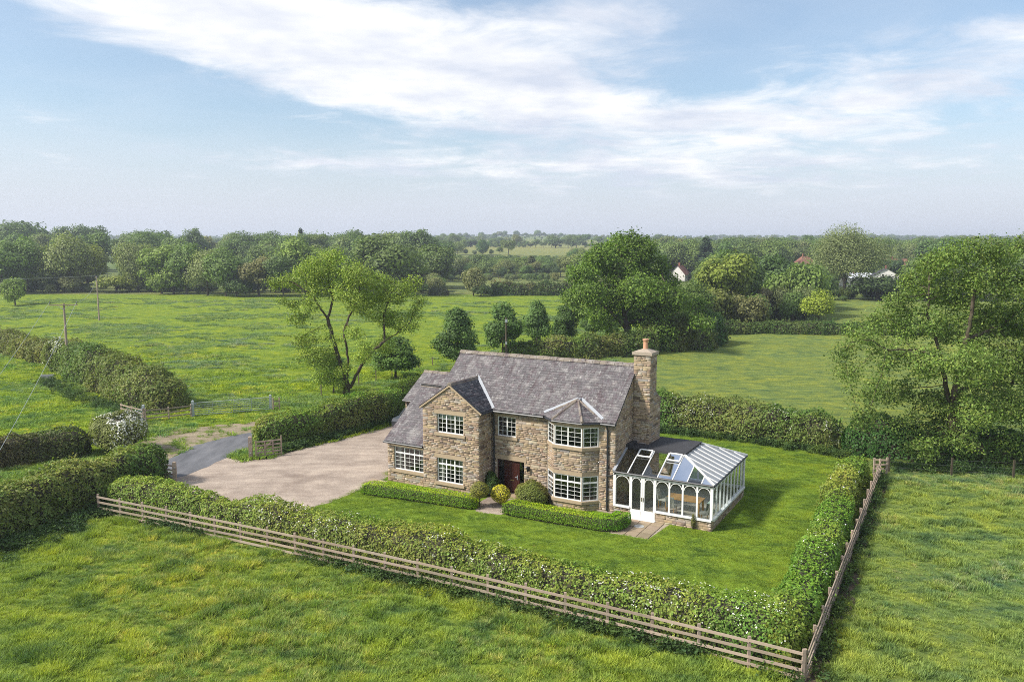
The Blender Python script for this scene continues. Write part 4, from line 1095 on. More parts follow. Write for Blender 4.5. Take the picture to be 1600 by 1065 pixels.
def gate_post(label, p, h=1.35, w=.2, mat='steel', group=None):
    o = thing('gate_post', label, 'gate post', (*p, 0), 0.2, group)
    mb = MB(); mb.box(-w / 2, w / 2, -w / 2, w / 2, -.1, h); mb.add([(-w / 2, -w / 2, h), (w / 2, -w / 2, h), (w / 2, w / 2, h), (-w / 2, w / 2, h), (0, 0, h + .06)], [(0, 1, 4), (1, 2, 4), (2, 3, 4), (3, 0, 4)]); mb.build('shaft', M[mat], o)
    mb = MB(); mb.box(-.03, .03, -w / 2 - .05, -w / 2, h * .75, h * .75 + .05); mb.box(-.03, .03, -w / 2 - .05, -w / 2, h * .25, h * .25 + .05); mb.build('hinge', M['steel'], o)
gl0, gr0 = gp(302, 650.5), gp(423, 640.5); gm = ((gl0[0] + gr0[0]) / 2, (gl0[1] + gr0[1]) / 2)
metal_gate('galvanised field gate, leaf nearer the tall hedge', gl0, gm); metal_gate('galvanised field gate, leaf nearer the ash tree hedge', gm, gr0)
gate_post('grey gate post left of the double field gate', gl0); gate_post('grey gate post right of the double field gate', gr0)
g2a, g2b = gp(225, 658), gp(176, 692)
metal_gate('galvanised gate standing open behind the white blossom bush', g2a, g2b); gate_post('grey post where the rail fence meets the open gate', g2a); gate_post('grey post halfway along the open galvanised gate', gp(198, 680), 1.3, .14)
def timber_gate(label, a, b, h=1.2):
    a, b = Vector((*a, 0)), Vector((*b, 0)); L = (b - a).length; rz = math.atan2(b.y - a.y, b.x - a.x)
    g = thing('timber_gate', label, 'gate', a, rz)
    for z in (.16, .38, .60, .86, 1.12): obj_box('bar', g, (.03, 0, z), (L - .03, 0, z), .035, .085, 'timber', wood_tint())
    for x, hh in ((.06, 1.25), (L * .36, 1.12), (L * .66, 1.12), (L - .05, 1.42)): obj_box('upright', g, (x, -.035, .08), (x, -.035, hh), .09, .04, 'timber', wood_tint())
    obj_box('brace', g, (.1, .035, .18), (L * .66, .035, 1.1), .03, .075, 'timber', wood_tint())
ga_, gb_ = gp(399, 716), gp(441, 711)
timber_gate('open five bar timber gate against the drive hedge', ga_, gb_)
gate_post('stout timber gate post at the drive hedge end', gp(392, 716), 1.5, .24, 'timber')
gc_, gd_ = gp(272, 756), gp(222, 748)
timber_gate('shaded five bar timber gate folded back against the near hedge', gc_, gd_)
gate_post('timber gate post at the end of the near hedge', gp(274, 757), 1.4, .2, 'timber')

# ================================================================== poles and wires
def pole(label, loc, h, arm=0, rz=0, gear=False):
    p = thing('utility_pole', label, 'utility pole', loc, rz)
    mb = MB(); mb.tube([(0, 0, -.3), (0, 0, h * .5), (0, 0, h)], [.15, .13, .10], 10); mb.build('shaft', M['timber'] if not gear else M['bark'], p)
    if arm:
        mb = MB(); mb.box(-arm / 2, arm / 2, -.16, -.06, h - .22, h - .10); ca = mb.build('crossarm', M['timber'], p)
        for x in (-arm / 2 + .08, arm / 2 - .08): mb = MB(); mb.tube([(x, -.11, h - .10), (x, -.11, h + .04), (x, -.11, h + .07), (x, -.11, h + .22)], [.025, .025, .075, .05], 8); mb.build('insulator', M['black'], ca)
        mb = MB(); mb.bar((-arm * .22, -.1, h - .2), (0, -.12, h - .7), .03, .03); mb.bar((arm * .22, -.1, h - .2), (0, -.12, h - .7), .03, .03); mb.build('brace', M['steel'], p)
    if gear:
        mb = MB(); mb.box(-.14, .14, -.3, -.1, h - .55, h - .2); mb.build('bracket', M['steel'], p)
        mb = MB(); mb.box(-.1, .1, -.26, -.1, h * .48, h * .48 + .3); mb.build('junction_box', M['steel'], p)
    return p
P1 = Vector((x_at(107, 88), 88, 0)); P1h = z_at(474, 88)
pole('timber utility pole with crossarm behind the tall hedge', P1, P1h, 2.9, R(10))
P2 = Vector((*at(155, 500), 0)); P2h = z_at(432, P2.y)
pole('distant utility pole standing in the open left field', P2, P2h, 1.6, R(-60))
P3 = Vector((*at(791, 576), 0)); pole('dark service pole behind the house roof ridge', P3, z_at(496, P3.y), 0, 0, True)
P4 = Vector((x_at(168, 330), 330, 0)); pole('faint far utility pole in the gap of the wood', P4, 9.5, 1.6, R(-60))
def wire(label, a, b, sag, r=.012):
    a, b = Vector(a), Vector(b); pts = [a.lerp(b, k / 24) - Vector((0, 0, sag * 4 * (k / 24) * (1 - k / 24))) for k in range(25)]
    mb = MB(); mb.tube(pts, r, 5); mb.build('power_line', M['steel'], None, label=label, cat='cable', group='overhead power lines')
c_, s_ = math.cos(R(10)), math.sin(R(10))
tl = P1 + Vector((-1.37 * c_ + .11 * s_, -1.37 * s_ - .11 * c_, P1h + .2)); tr = P1 + Vector((1.37 * c_ + .11 * s_, 1.37 * s_ - .11 * c_, P1h + .2))
def wend(px, py, y): return Vector((x_at(px, y, z_at(py, y)), y, z_at(py, y)))
wire('overhead wire from the right insulator of the crossarm pole', tr, wend(-260, 1130, 24.0), .9, .016)
wire('overhead wire from the left insulator of the crossarm pole', tl, wend(-560, 1270, 24.0), .9, .016)
wire('overhead wire between the crossarm pole and the distant pole', tr, P2 + Vector((.1, 0, P2h + .2)), 1.2)
wire('far overhead wire running left from the distant pole', P2 + Vector((-.1, 0, P2h + .2)), wend(-300, 428, 150), .9)
wire('far overhead wire from the distant pole to the pole in the gap', P2 + Vector((0, .1, P2h + .2)), P4 + Vector((0, 0, 9.7)), 1.8)
# trough and marker
tx, ty = at(75, 592)
tr_ = thing('water_trough', 'grey stone water trough at the foot of the tall hedge', 'trough', (tx, ty, 0), R(12))
mb = MB(); mb.box(-.85, .85, -.3, .3, 0, .12); mb.box(-.85, .85, -.3, -.22, .12, .62); mb.box(-.85, .85, .22, .3, .12, .62); mb.box(-.85, -.77, -.22, .22, .12, .62); mb.box(.77, .85, -.22, .22, .12, .62); mb.build('basin', M['concrete'], tr_)
mb = MB(); mb.box(-.76, .76, -.21, .21, .48, .50); mb.build('water', M['glass'], tr_); tr_.scale = (.7, .7, .8)
mx_, my_ = x_at(210, 55.5), 55.5
mk = thing('marker_post', 'small orange marker post with grey cap beyond the near hedge', 'marker', (mx_, my_, 0))
mb = MB(); mb.tube([(0, 0, 0), (0, 0, .75), (0, 0, 1.0)], [.16, .2, .14], 8); mb.build('shaft', M['orange'], mk); mb = MB(); mb.tube([(0, 0, .98), (0, 0, 1.06), (0, 0, 1.2)], [.15, .16, .06], 8); mb.build('cap', M['concrete'], mk)
# wire fence of slim posts behind the drive hedge
wpx = [(502, 619), (522, 611), (541, 606), (560.6, 601), (587.6, 595), (612.5, 587), (655, 577), (676, 573)]
wp = [at(*q) for q in wpx]; wf = thing('wire_fence', 'slim post and wire fence beyond the ash tree hedge', 'fence', (wp[0][0], wp[0][1], 0))
for x, y in wp: obj_box('post', wf, (x - wp[0][0], y - wp[0][1], -.1), (x - wp[0][0], y - wp[0][1], 1.15), .09, .09, 'timber', (.55, .55, .5))
for z in (.5, .8, 1.08):
    mb = MB(); mb.tube([(x - wp[0][0], y - wp[0][1] - .05, z) for x, y in wp], .005, 4); mb.build('wire', M['wire'], wf)
wp = [(24.0, 49.4), (27.5, 48.5), (31.0, 47.9), (34.5, 47.6), (38.5, 47.0)]; wf = thing('wire_fence', 'low post and wire fence under the big tree by the side field', 'fence', (wp[0][0], wp[0][1], 0))
for x, y in wp: obj_box('post', wf, (x - wp[0][0], y - wp[0][1], -.1), (x - wp[0][0], y - wp[0][1], 1.2), .1, .1, 'timber', (.22, .23, .2))
for z in (.35, .7, 1.05):
    mb = MB(); mb.tube([(x - wp[0][0], y - wp[0][1] - .05, z) for x, y in wp], .004, 4); mb.build('wire', M['wire'], wf)

# ================================================================== foliage tools
def unit(v): return v / np.maximum(np.linalg.norm(v, axis=1, keepdims=True), 1e-9)
def leaf_mesh(name, P, Nr, size, tint, rg, aspect=.62, mat='leaf', fold=False):
    n = len(P); Nr = unit(Nr)
    t = unit(np.cross(Nr, rg.normal(size=(n, 3)))); b = np.cross(Nr, t)
    s = np.asarray(size).reshape(-1, 1) * .5 if hasattr(size, '__len__') else np.full((n, 1), size * .5)
    V = np.empty((n, 4, 3)); V[:, 0] = P - t * s; V[:, 1] = P - b * s * aspect + t * s * .15; V[:, 2] = P + t * s; V[:, 3] = P + b * s * aspect + t * s * .15
    F = np.arange(n * 4).reshape(n, 4)
    return mesh_np(name, V.reshape(-1, 3), F, M[mat], tint)
def arclen(P):
    P = np.array(P, float); d = np.hypot(*np.diff(P, axis=0).T); return P, np.concatenate([[0], np.cumsum(d)])
def hedge(label, path, W, Hh, col, col2=None, dens=170, leaf=.13, sq=.55, lump=.22, seed=1, blossom=0, bl_range=None, name='hedge', cat='hedge', top_tint=None, hvar=.16, core_mat='twig', group=None, lscale=.55):
    rg = np.random.default_rng(seed); P, S = arclen(path); L = S[-1]
    O = np.array([P[0, 0], P[0, 1], 0.])
    h = thing(name, label, cat, tuple(O), 0, group)
    Wf = W if callable(W) else (lambda s: W + 0 * s); Hf = Hh if callable(Hh) else (lambda s: Hh + 0 * s)
    def centre(s):
        x = np.interp(s, S, P[:, 0]); y = np.interp(s, S, P[:, 1]); e = .6
        dx = np.interp(s + e, S, P[:, 0]) - np.interp(s - e, S, P[:, 0]); dy = np.interp(s + e, S, P[:, 1]) - np.interp(s - e, S, P[:, 1])
        l = np.hypot(dx, dy) + 1e-9; return x, y, dy / l, -dx / l, dx / l, dy / l
    def place(s, th, k):
        x, y, nx_, ny_, tx_, ty_ = centre(s); r = np.minimum(np.minimum(s, L - s) / (Wf(s) * .5), 1.0)
        e = np.sqrt(np.clip(1 - (1 - r) ** 2, .0, 1)); e = .35 + .65 * e if sq < .35 else e
        c, sn = np.cos(th), np.sin(th)
        hh = Hf(s) * (1 + hvar * 2 * (vnoise(np.c_[s, s * 0, s * 0 + seed], .45) - .5))
        px = Wf(s) * .5 * np.sign(c) * np.abs(c) ** sq * (.35 + .65 * e); pz = hh * np.abs(sn) ** sq * (.55 + .45 * e)
        Q = np.c_[s, px, pz]
        m = 1 + lump * 2 * (vnoise(Q, lscale, seed * 3.1) - .5) + lump * 1.3 * (vnoise(Q, lscale * 3.2, seed * 1.7) - .5) + lump * .6 * (vnoise(Q, lscale * 8, seed * .7) - .5)
        m = m * k
        px = px * m; pz = np.maximum(pz * (1 + (m - 1) * .6), .02)
        sd_ = np.sign(c) * np.clip(1 - np.abs(pz) / hh * .9 + .15, .12, 1) * np.abs(c) ** .3
        nr = np.c_[nx_ * sd_, ny_ * sd_, np.clip(np.abs(sn) ** .5 * 1.2 - np.abs(c) ** .5 * .75, .1, 1)]
        endp = (1 - np.clip(r, 0, 1))[:, None] * np.c_[tx_, ty_, 0 * tx_] * np.where(s < L / 2, -1, 1)[:, None]
        return np.c_[x + nx_ * px, y + ny_ * px, pz] - O, nr + endp
    area = L * (2 * np.mean(Hf(S)) + np.mean(Wf(S))); n = int(area * dens * 1.25)
    tt = np.linspace(0, math.pi, 400); mw_, mh_ = np.mean(Wf(S)), np.mean(Hf(S))
    cu = np.concatenate([[0], np.cumsum(np.hypot(np.diff(mw_ * .5 * np.sign(np.cos(tt)) * np.abs(np.cos(tt)) ** sq), np.diff(mh_ * np.sin(tt).clip(0) ** sq)))])
    s = rg.uniform(0, L, n); th = np.interp(rg.uniform(0, cu[-1], n), cu, tt)
    k = 1 - np.abs(rg.normal(0, .07, n)) + np.where(rg.random(n) < .08, np.abs(rg.normal(0, .06, n)), 0)
    Pp, Nr = place(s, th, k)
    Nr = unit(Nr) + rg.normal(0, .55, (n, 3)) + np.array([0, 0, .25])
    ne = int(mw_ * mh_ * dens * 1.3)
    for s_e, sg_ in ((.04, -1.), (L - .04, 1.)):
        the = np.interp(rg.uniform(0, cu[-1], ne), cu, tt); Pe, _ = place(np.full(ne, s_e), the, np.ones(ne))
        x_, y_, _, _, tx_, ty_ = centre(np.full(ne, s_e)); bs = np.c_[x_, y_, 0 * x_] - O; kk = np.sqrt(rg.random((ne, 1)))
        Pe = bs + (Pe - bs) * kk + np.c_[tx_, ty_, 0 * tx_] * sg_ * (np.abs(rg.normal(0, .10, (ne, 1))) + .02)
        Ne = np.c_[tx_, ty_, 0 * tx_] * sg_ + rg.normal(0, .5, (ne, 3)) + np.array([0, 0, .3])
        Pp = np.concatenate([Pp, Pe]); Nr = np.concatenate([Nr, Ne]); th = np.concatenate([th, the])
    n = len(Pp)
    nsp = int(area * 1.2); ssp = rg.uniform(0, L, nsp); tsp = np.interp(rg.uniform(0, cu[-1], nsp), cu, tt)
    if sq > .35 and nsp:
        b0, nb0 = place(ssp, tsp, np.full(nsp, .97)); dr = unit(unit(nb0) + np.array([0, 0, .8]) + rg.normal(0, .35, nb0.shape)); q_ = 7
        ln = np.repeat(rg.uniform(.12, .42, nsp) * leaf / .13, q_)[:, None] * np.tile(np.linspace(.1, 1, q_), nsp)[:, None]
        Ps = np.repeat(b0, q_, 0) + np.repeat(dr, q_, 0) * ln + rg.normal(0, leaf * .35, (nsp * q_, 3))
        Pp = np.concatenate([Pp, Ps]); Nr = np.concatenate([Nr, rg.normal(0, .5, Ps.shape) + np.array([0, 0, .8])]); th = np.concatenate([th, np.repeat(tsp, q_)])
        kp = (vnoise(Pp + O, 2.6 * .13 / leaf, seed) > .34) | (rg.random(len(Pp)) < .45); Pp, Nr, th = Pp[kp], Nr[kp], th[kp]; n = len(Pp)
    patch = np.clip((vnoise(Pp + O, .33, seed * 2.3) * .6 + vnoise(Pp + O, .11, seed * 1.3) * .4 - .5) * 4.0 + .5, 0, 1)[:, None]
    base = np.array(col); c2 = np.array(col2 if col2 is not None else col)
    t = (1 - patch) + patch * (c2 / base)
    sp = np.clip((vnoise(Pp + O, .21, seed * 5.1) - .55) * 6, 0, 1)[:, None]; t = t * (1 - sp + sp * np.array([.70, .92, .8]))
    t = t * rg.uniform(.62, 1.38, (n, 1)) * (1 + rg.normal(0, .07, (n, 3)))
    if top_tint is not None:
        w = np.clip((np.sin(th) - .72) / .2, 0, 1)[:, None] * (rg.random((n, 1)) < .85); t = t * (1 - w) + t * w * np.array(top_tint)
    link('foliage', leaf_mesh('foliage', Pp, Nr, leaf * rg.uniform(.7, 1.35, n), np.clip(t, 0, 4), rg), h, color=col)
    # woody core
    ns, nt_ = max(6, int(L / .5)), 9
    sg = np.linspace(.02, L - .02, ns); tg = np.interp(np.linspace(0, cu[-1], nt_), cu, tt)
    Sg, Tg = np.meshgrid(sg, tg, indexing='ij'); C, _ = place(Sg.ravel(), Tg.ravel(), np.full(Sg.size, .72))
    i = (np.arange(ns - 1)[:, None] * nt_ + np.arange(nt_ - 1)[None]).ravel()
    caps = np.array([np.arange(nt_), np.arange(nt_) + (ns - 1) * nt_])
    link('stems', mesh_np('stems', C, [np.c_[i, i + 1, i + nt_ + 1, i + nt_], caps], M[core_mat], np.ones((len(i) + 2, 3)), False), h)
    if blossom:
        nb = int(L * blossom * 1.6); s = rg.uniform(0, L, nb) if bl_range is None else rg.uniform(bl_range[0] * L, bl_range[1] * L, nb)
        keep = vnoise(np.c_[s, s * 0, s * 0 + 5], .5, seed) > .47
        s = s[keep]; nb = len(s); th = rg.uniform(.25, 2.7, nb)
        m_ = 4; s2 = np.repeat(s, m_) + rg.normal(0, .09, nb * m_); th2 = np.repeat(th, m_) + rg.normal(0, .07, nb * m_)
        Pb, Nb = place(np.clip(s2, 0, L), np.clip(th2, .05, 3.1), np.full(nb * m_, 1.015))
        link('blossom', leaf_mesh('blossom', Pb, Nb + rg.normal(0, .4, Nb.shape), .062 * rg.uniform(.6, 1.3, nb * m_), np.repeat(rg.uniform(.75, 1.1, (nb * m_, 1)), 3, 1), rg, .9, 'blossom'), h)
    return h
def offset_path(path, d):
    P = np.array(path, float); T = np.gradient(P, axis=0); T /= np.hypot(*T.T)[:, None]
    return [tuple(q) for q in P + np.c_[-T[:, 1], T[:, 0]] * d]
def shrub(label, loc, rx, rz, col, seed, leaf=.09, dens=260, col2=None, name='shrub', cat='shrub', lump=.25, z0=0.0, stem=0, blossom=0, ry=None, group=None, core_k=.78):
    rg = np.random.default_rng(seed); ry = ry or rx
    h = thing(name, label, cat, loc, 0, group)
    n = int(4 * math.pi * ((rx * ry + rx * rz * 2) / 3) * dens)
    d = unit(rg.normal(size=(n, 3)))
    if not stem: d[:, 2] = np.where(d[:, 2] < -.35, -d[:, 2], d[:, 2])
    m = 1 + lump * 2 * (vnoise(d * 1.0, 1.6, seed * 2.7) - .5) + lump * (vnoise(d, 4.5, seed) - .5)
    k = m * (1 - np.abs(rg.normal(0, .09, n)))
    zc = z0 + (rz if stem else rz * .45)
    sc = np.array([rx, ry, rz if stem else rz * .62])
    Pp = d * k[:, None] * sc + np.array([0, 0, zc]); ok = Pp[:, 2] > .02; Pp, d_ = Pp[ok], d[ok]; n = len(Pp)
    t = rg.uniform(.7, 1.3, (n, 1)) * np.ones((1, 3))
    if col2 is not None:
        w = np.clip((vnoise(Pp, 1.2, seed) - .5) * 4 + .5, 0, 1)[:, None]; t = t * (1 - w + w * np.array(col2) / np.array(col))
    link('foliage', leaf_mesh('foliage', Pp, d_ + rg.normal(0, .5, (n, 3)) + np.array([0, 0, .25]), leaf * rg.uniform(.7, 1.3, n), t, rg), h, color=col)
    bm = bmesh.new(); bmesh.ops.create_icosphere(bm, subdivisions=2, radius=1)
    for v in bm.verts: v.co = Vector((v.co.x * sc[0] * core_k, v.co.y * sc[1] * core_k, max(v.co.z * sc[2] * core_k + zc, .01)))
    me = bpy.data.meshes.new('stems'); bm.to_mesh(me); bm.free(); me.materials.append(M['twig']); link('stems', me, h)
    if stem: mb = MB(); mb.tube([(0, 0, 0), (0, 0, z0 + .3)], .03, 8); mb.build('trunk', M['bark'], h)
    if blossom:
        nb = int(n * blossom); i = rg.choice(n, nb, replace=False)
        i = i[vnoise(Pp[i], 1.0, 4.) > .38]
        link('blossom', leaf_mesh('blossom', Pp[i] * 1.02, d_[i] + rg.normal(0, .4, (len(i), 3)), .11 * rg.uniform(.7, 1.3, len(i)), np.repeat(rg.uniform(.75, 1.05, (len(i), 1)), 3, 1), rg, .9, 'blossom'), h)
    return h

# ================================================================== hedges
HG, HO = (.100, .138, .034), (.120, .130, .040)
xs_ = np.linspace(-22.9, 8.9, 25)
front_path = offset_path([(float(x), float(fence_y(x))) for x in xs_], 1.5) + [(10.1, 25.9 + .6)]
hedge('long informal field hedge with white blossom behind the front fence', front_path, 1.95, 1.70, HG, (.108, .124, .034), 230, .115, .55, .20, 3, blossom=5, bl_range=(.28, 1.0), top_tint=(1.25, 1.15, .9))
side_path = [(float(right_x(y)) - 1.15 - (.35 if y > 40 else 0), float(y)) for y in np.linspace(25.9, 48.0, 14)]
hedge('side garden hedge with pale blossom running back from the near corner', side_path, 1.65, 1.60, (.090, .126, .026), (.118, .136, .032), 230, .115, .55, .22, 5, blossom=3, top_tint=(1.2, 1.12, .9))
back_path = [(4.5, 66.0), (9.0, 63.9), (13.0, 61.6), (17.0, 59.6), (20.5, 57.3), (23.6, 55.2)]
hedge('tall dark hedge at the back of the lawn flecked with blossom', back_path, 3.0, lambda s: 2.95 - .035 * s, (.050, .088, .020), (.088, .105, .034), 150, .16, .6, .26, 7, blossom=7, bl_range=(.42, 1.0))
hedge('dark hedge under the big tree beside the side field', [(23.5, 54.8), (27, 52.3), (32, 51.2), (38, 50.4), (46, 50.0)], 2.8, 2.5, (.035, .062, .018), (.055, .072, .022), 130, .17, .6, .26, 9, blossom=1)
drive_path = [(-18.3, 55.9), (-16.0, 57.6), (-13.9, 60.2), (-11.8, 63.2), (-10.4, 66.5), (-8.6, 70.5), (-5.5, 74.5)]
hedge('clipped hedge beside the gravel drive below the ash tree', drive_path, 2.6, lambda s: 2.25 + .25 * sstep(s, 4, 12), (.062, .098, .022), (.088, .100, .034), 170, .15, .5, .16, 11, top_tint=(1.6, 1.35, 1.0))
near_path = [(-33.5, 24.0), (-29.0, 31.5), (-26.4, 36.8), (-24.6, 41.5), (-23.3, 45.0), (-22.2, 48.2)]
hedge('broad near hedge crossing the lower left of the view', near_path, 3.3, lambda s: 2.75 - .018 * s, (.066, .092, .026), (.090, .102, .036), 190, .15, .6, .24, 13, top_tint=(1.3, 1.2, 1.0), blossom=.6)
hedge('dark brown-green hedge left of the white blossom bush', [(-43, 44.5), (-36.0, 49.0), (-31.8, 52.4), (-29.6, 54.2)], 2.4, 2.0, (.046, .062, .022), (.075, .060, .034), 150, .15, .6, .26, 15)
h5 = np.array([at(80, 583), at(130, 612), at(185, 642), at(250, 648)])
tall_path = [(h5[0][0] - 2, h5[0][1] + 7), (h5[0][0] + 2.2, h5[0][1] + .8), (h5[1][0] + 1.0, h5[1][1] + 3.0), (h5[2][0] + 1.2, h5[2][1] + 3.0), (-31.2, 69.6), (-29.2, 68.6)]
hedge('tall overgrown hedge between the two left hand fields', tall_path, 4.2, lambda s: 3.35 + 0 * s, (.085, .104, .034), (.108, .112, .040), 120, .19, .75, .26, 17, blossom=.25)
far_path = [(-95, 128), (-72, 112), (-62, 102), (-54.5, 95.5)]
hedge('rough yellowish hedge at the left edge beyond the tall hedge', far_path, 3.6, 2.5, (.120, .122, .034), (.085, .092, .032), 90, .22, .7, .28, 19)
bx, by = x_at(92, 91), 91
shrub('elder in creamy blossom on the tall hedge beside the crossarm pole', (bx, by, 0), 1.7, 3.6, (.10, .12, .035), 23, .2, 60, blossom=.35, cat='shrub', name='blossoming_elder')
shrub('hawthorn bush covered in white blossom beside the near hedge', (-27.6, 54.6, 0), 1.9, 2.7, (.110, .120, .050), 25, .13, 170, blossom=.30, name='hawthorn_bush', ry=1.7)
mid_path = [(-1.0, 101.5), (4.0, 100.0), (9.0, 100.0), (14.5, 102.5), (19, 105)]
hedge('bushy hedge behind the house ridge leading to the oak', mid_path, 3.2, lambda s: 2.3 + .06 * s, (.062, .092, .024), (.100, .105, .038), 75, .24, .7, .32, 27, blossom=.8)
hedge('dark scrubby hedge running right from under the oak', [(18, 107.5), (25, 111), (31.0, 120)], 5.0, 4.2, (.050, .078, .024), (.080, .088, .034), 60, .30, .7, .34, 28)
hedge('straight field hedge below the small yellow-green tree', [(30, 128.5), (42, 130.5), (54, 129.5), (75, 128), (110, 128)], 2.6, 1.9, (.046, .070, .022), (.070, .078, .030), 60, .26, .6, .2, 29)
hedge('distant dark hedge across the middle of the far field', [(-6, 232), (2, 232), (12, 231.5), (20, 232)], 5, 3.4, (.048, .066, .024), (.095, .075, .042), 24, .45, .7, .34, 31, blossom=.3)
hedge('low distant hedge stub at the end of the left field', [(-24, 231), (-18.5, 230)], 2.5, 2.0, (.05, .06, .03), (.06, .06, .035), 24, .4, .7, .3, 33)
# clipped box hedges by the house
def hp(u, v): return hw(u, v)
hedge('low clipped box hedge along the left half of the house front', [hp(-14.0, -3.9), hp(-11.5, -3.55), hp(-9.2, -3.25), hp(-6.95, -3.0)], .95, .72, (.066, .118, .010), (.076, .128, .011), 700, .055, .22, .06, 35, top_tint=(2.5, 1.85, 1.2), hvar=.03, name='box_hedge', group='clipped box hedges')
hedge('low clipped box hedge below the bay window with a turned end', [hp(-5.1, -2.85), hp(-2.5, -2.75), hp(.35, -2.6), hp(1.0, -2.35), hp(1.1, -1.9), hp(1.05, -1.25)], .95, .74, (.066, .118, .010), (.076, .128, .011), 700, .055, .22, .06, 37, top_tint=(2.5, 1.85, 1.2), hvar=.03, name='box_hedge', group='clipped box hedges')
x, y = hp(-6.85, -2.75); shrub('golden round topiary on a stem at the end of the left box hedge', (x, y, 0), .52, .46, (.24, .21, .040), 39, .06, 700, (.12, .12, .03), 'topiary', 'topiary', .08, .55, 1, core_k=.85)
x, y = hp(-6.1, -1.75); shrub('golden round topiary ball beside the front door path', (x, y, 0), .58, .50, (.29, .26, .03), 41, .06, 700, (.16, .15, .025), 'topiary', 'topiary', .10, .12, 1, core_k=.85)
x, y = hp(-4.55, -.95); shrub('rounded olive green shrub between the door and the bay', (x, y, 0), .95, 1.25, (.095, .110, .030), 43, .075, 420, (.11, .10, .035), lump=.14)
x, y = hp(-7.35, -.65); shrub('small dark green shrub by the downpipe left of the door', (x, y, 0), .46, 1.25, (.028, .050, .014), 45, .08, 420, lump=.2)
x, y = hp(-14.9, -1.9); 
rgc = np.random.default_rng(4)
shrub('creeper on the stone wall right of the conservatory doors', (*hp(4.42, -.32), 0), .12, .75, (.075, .075, .025), 47, .05, 500, name='wall_creeper', ry=.1)

# ================================================================== trees
def colonize(attr, nodes, parents, kill, step, iters, rg, jitter=.12):
    nodes = [np.array(p, float) for p in nodes]; parents = list(parents)
    A = np.array(attr, float); X = np.array(nodes)
    D = np.linalg.norm(A[:, None] - X[None], axis=2); ni = D.argmin(1); ndist = D.min(1)
    for _ in range(iters):
        if len(A) == 0: break
        dirs = {}
        dv = A - np.array(nodes)[ni]; dv /= np.maximum(np.linalg.norm(dv, axis=1, keepdims=True), 1e-6)
        acc = np.zeros((len(nodes), 3)); np.add.at(acc, ni, dv)
        act = np.unique(ni); new = []
        for i in act:
            v = acc[i]; l = np.linalg.norm(v)
            if l < 1e-3: continue
            new.append((i, nodes[i] + step * (v / l + rg.normal(0, jitter, 3))))
        if not new: break
        base = len(nodes); nn = np.array([p for _, p in new])
        for i, p in new: nodes.append(p); parents.append(i)
        D = np.linalg.norm(A[:, None] - nn[None], axis=2); j = D.argmin(1); dm = D.min(1); up = dm < ndist
        ndist = np.where(up, dm, ndist); ni = np.where(up, base + j, ni)
        keep = ndist > kill; A, ni, ndist = A[keep], ni[keep], ndist[keep]
        if len(nodes) > 9000: break
    return np.array(nodes), np.array(parents)
def radii(X, par, tip, power=2.35):
    n = len(X); acc = np.zeros(n); r = np.zeros(n); nch = np.bincount(par[par >= 0], minlength=n)
    for i in range(n - 1, -1, -1):
        r[i] = (acc[i] ** (1 / power)) if acc[i] > 0 else tip
        if par[i] >= 0: acc[par[i]] += r[i] ** power
    return r, nch
def branch_mesh(name, X, par, r, rmin, mat, sides=6):
    idx = [i for i in range(len(X)) if par[i] >= 0 and r[i] >= rmin]; V = []; F = []
    k = np.arange(sides) * 2 * math.pi / sides
    for i in idx:
        a, b = X[par[i]], X[i]; d = b - a; l = np.linalg.norm(d)
        if l < 1e-6: continue
        d = d / l; q = np.array([0, 0, 1.]) if abs(d[2]) < .9 else np.array([1., 0, 0]); s = np.cross(d, q); s /= np.linalg.norm(s); u = np.cross(s, d)
        ring = np.outer(np.cos(k), s) + np.outer(np.sin(k), u); ra = min(r[par[i]], r[i] * 1.35)
        o = len(V) * sides; V += [a - d * ra * .3 + ring * ra, b + ring * r[i]]
        F += [(o + j, o + (j + 1) % sides, o + sides + (j + 1) % sides, o + sides + j) for j in range(sides)]
    return mesh_np(name, np.concatenate(V), np.array(F), mat, np.ones((len(F), 3)), True)
def clump_points(clumps, n, rg, shell=.55):
    c = np.array([q[:3] for q in clumps]); rr = np.array([q[3] for q in clumps]); w = rr ** 2.3; i = rg.choice(len(c), n, p=w / w.sum())
    d = unit(rg.normal(size=(n, 3))); rad = rg.uniform(0, 1, n) ** (1 / 3) * (1 - shell) + shell * np.sqrt(rg.uniform(.3, 1, n))
    return c[i] + d * (rr[i] * rad)[:, None] * np.array([1, 1, .78]), d, i
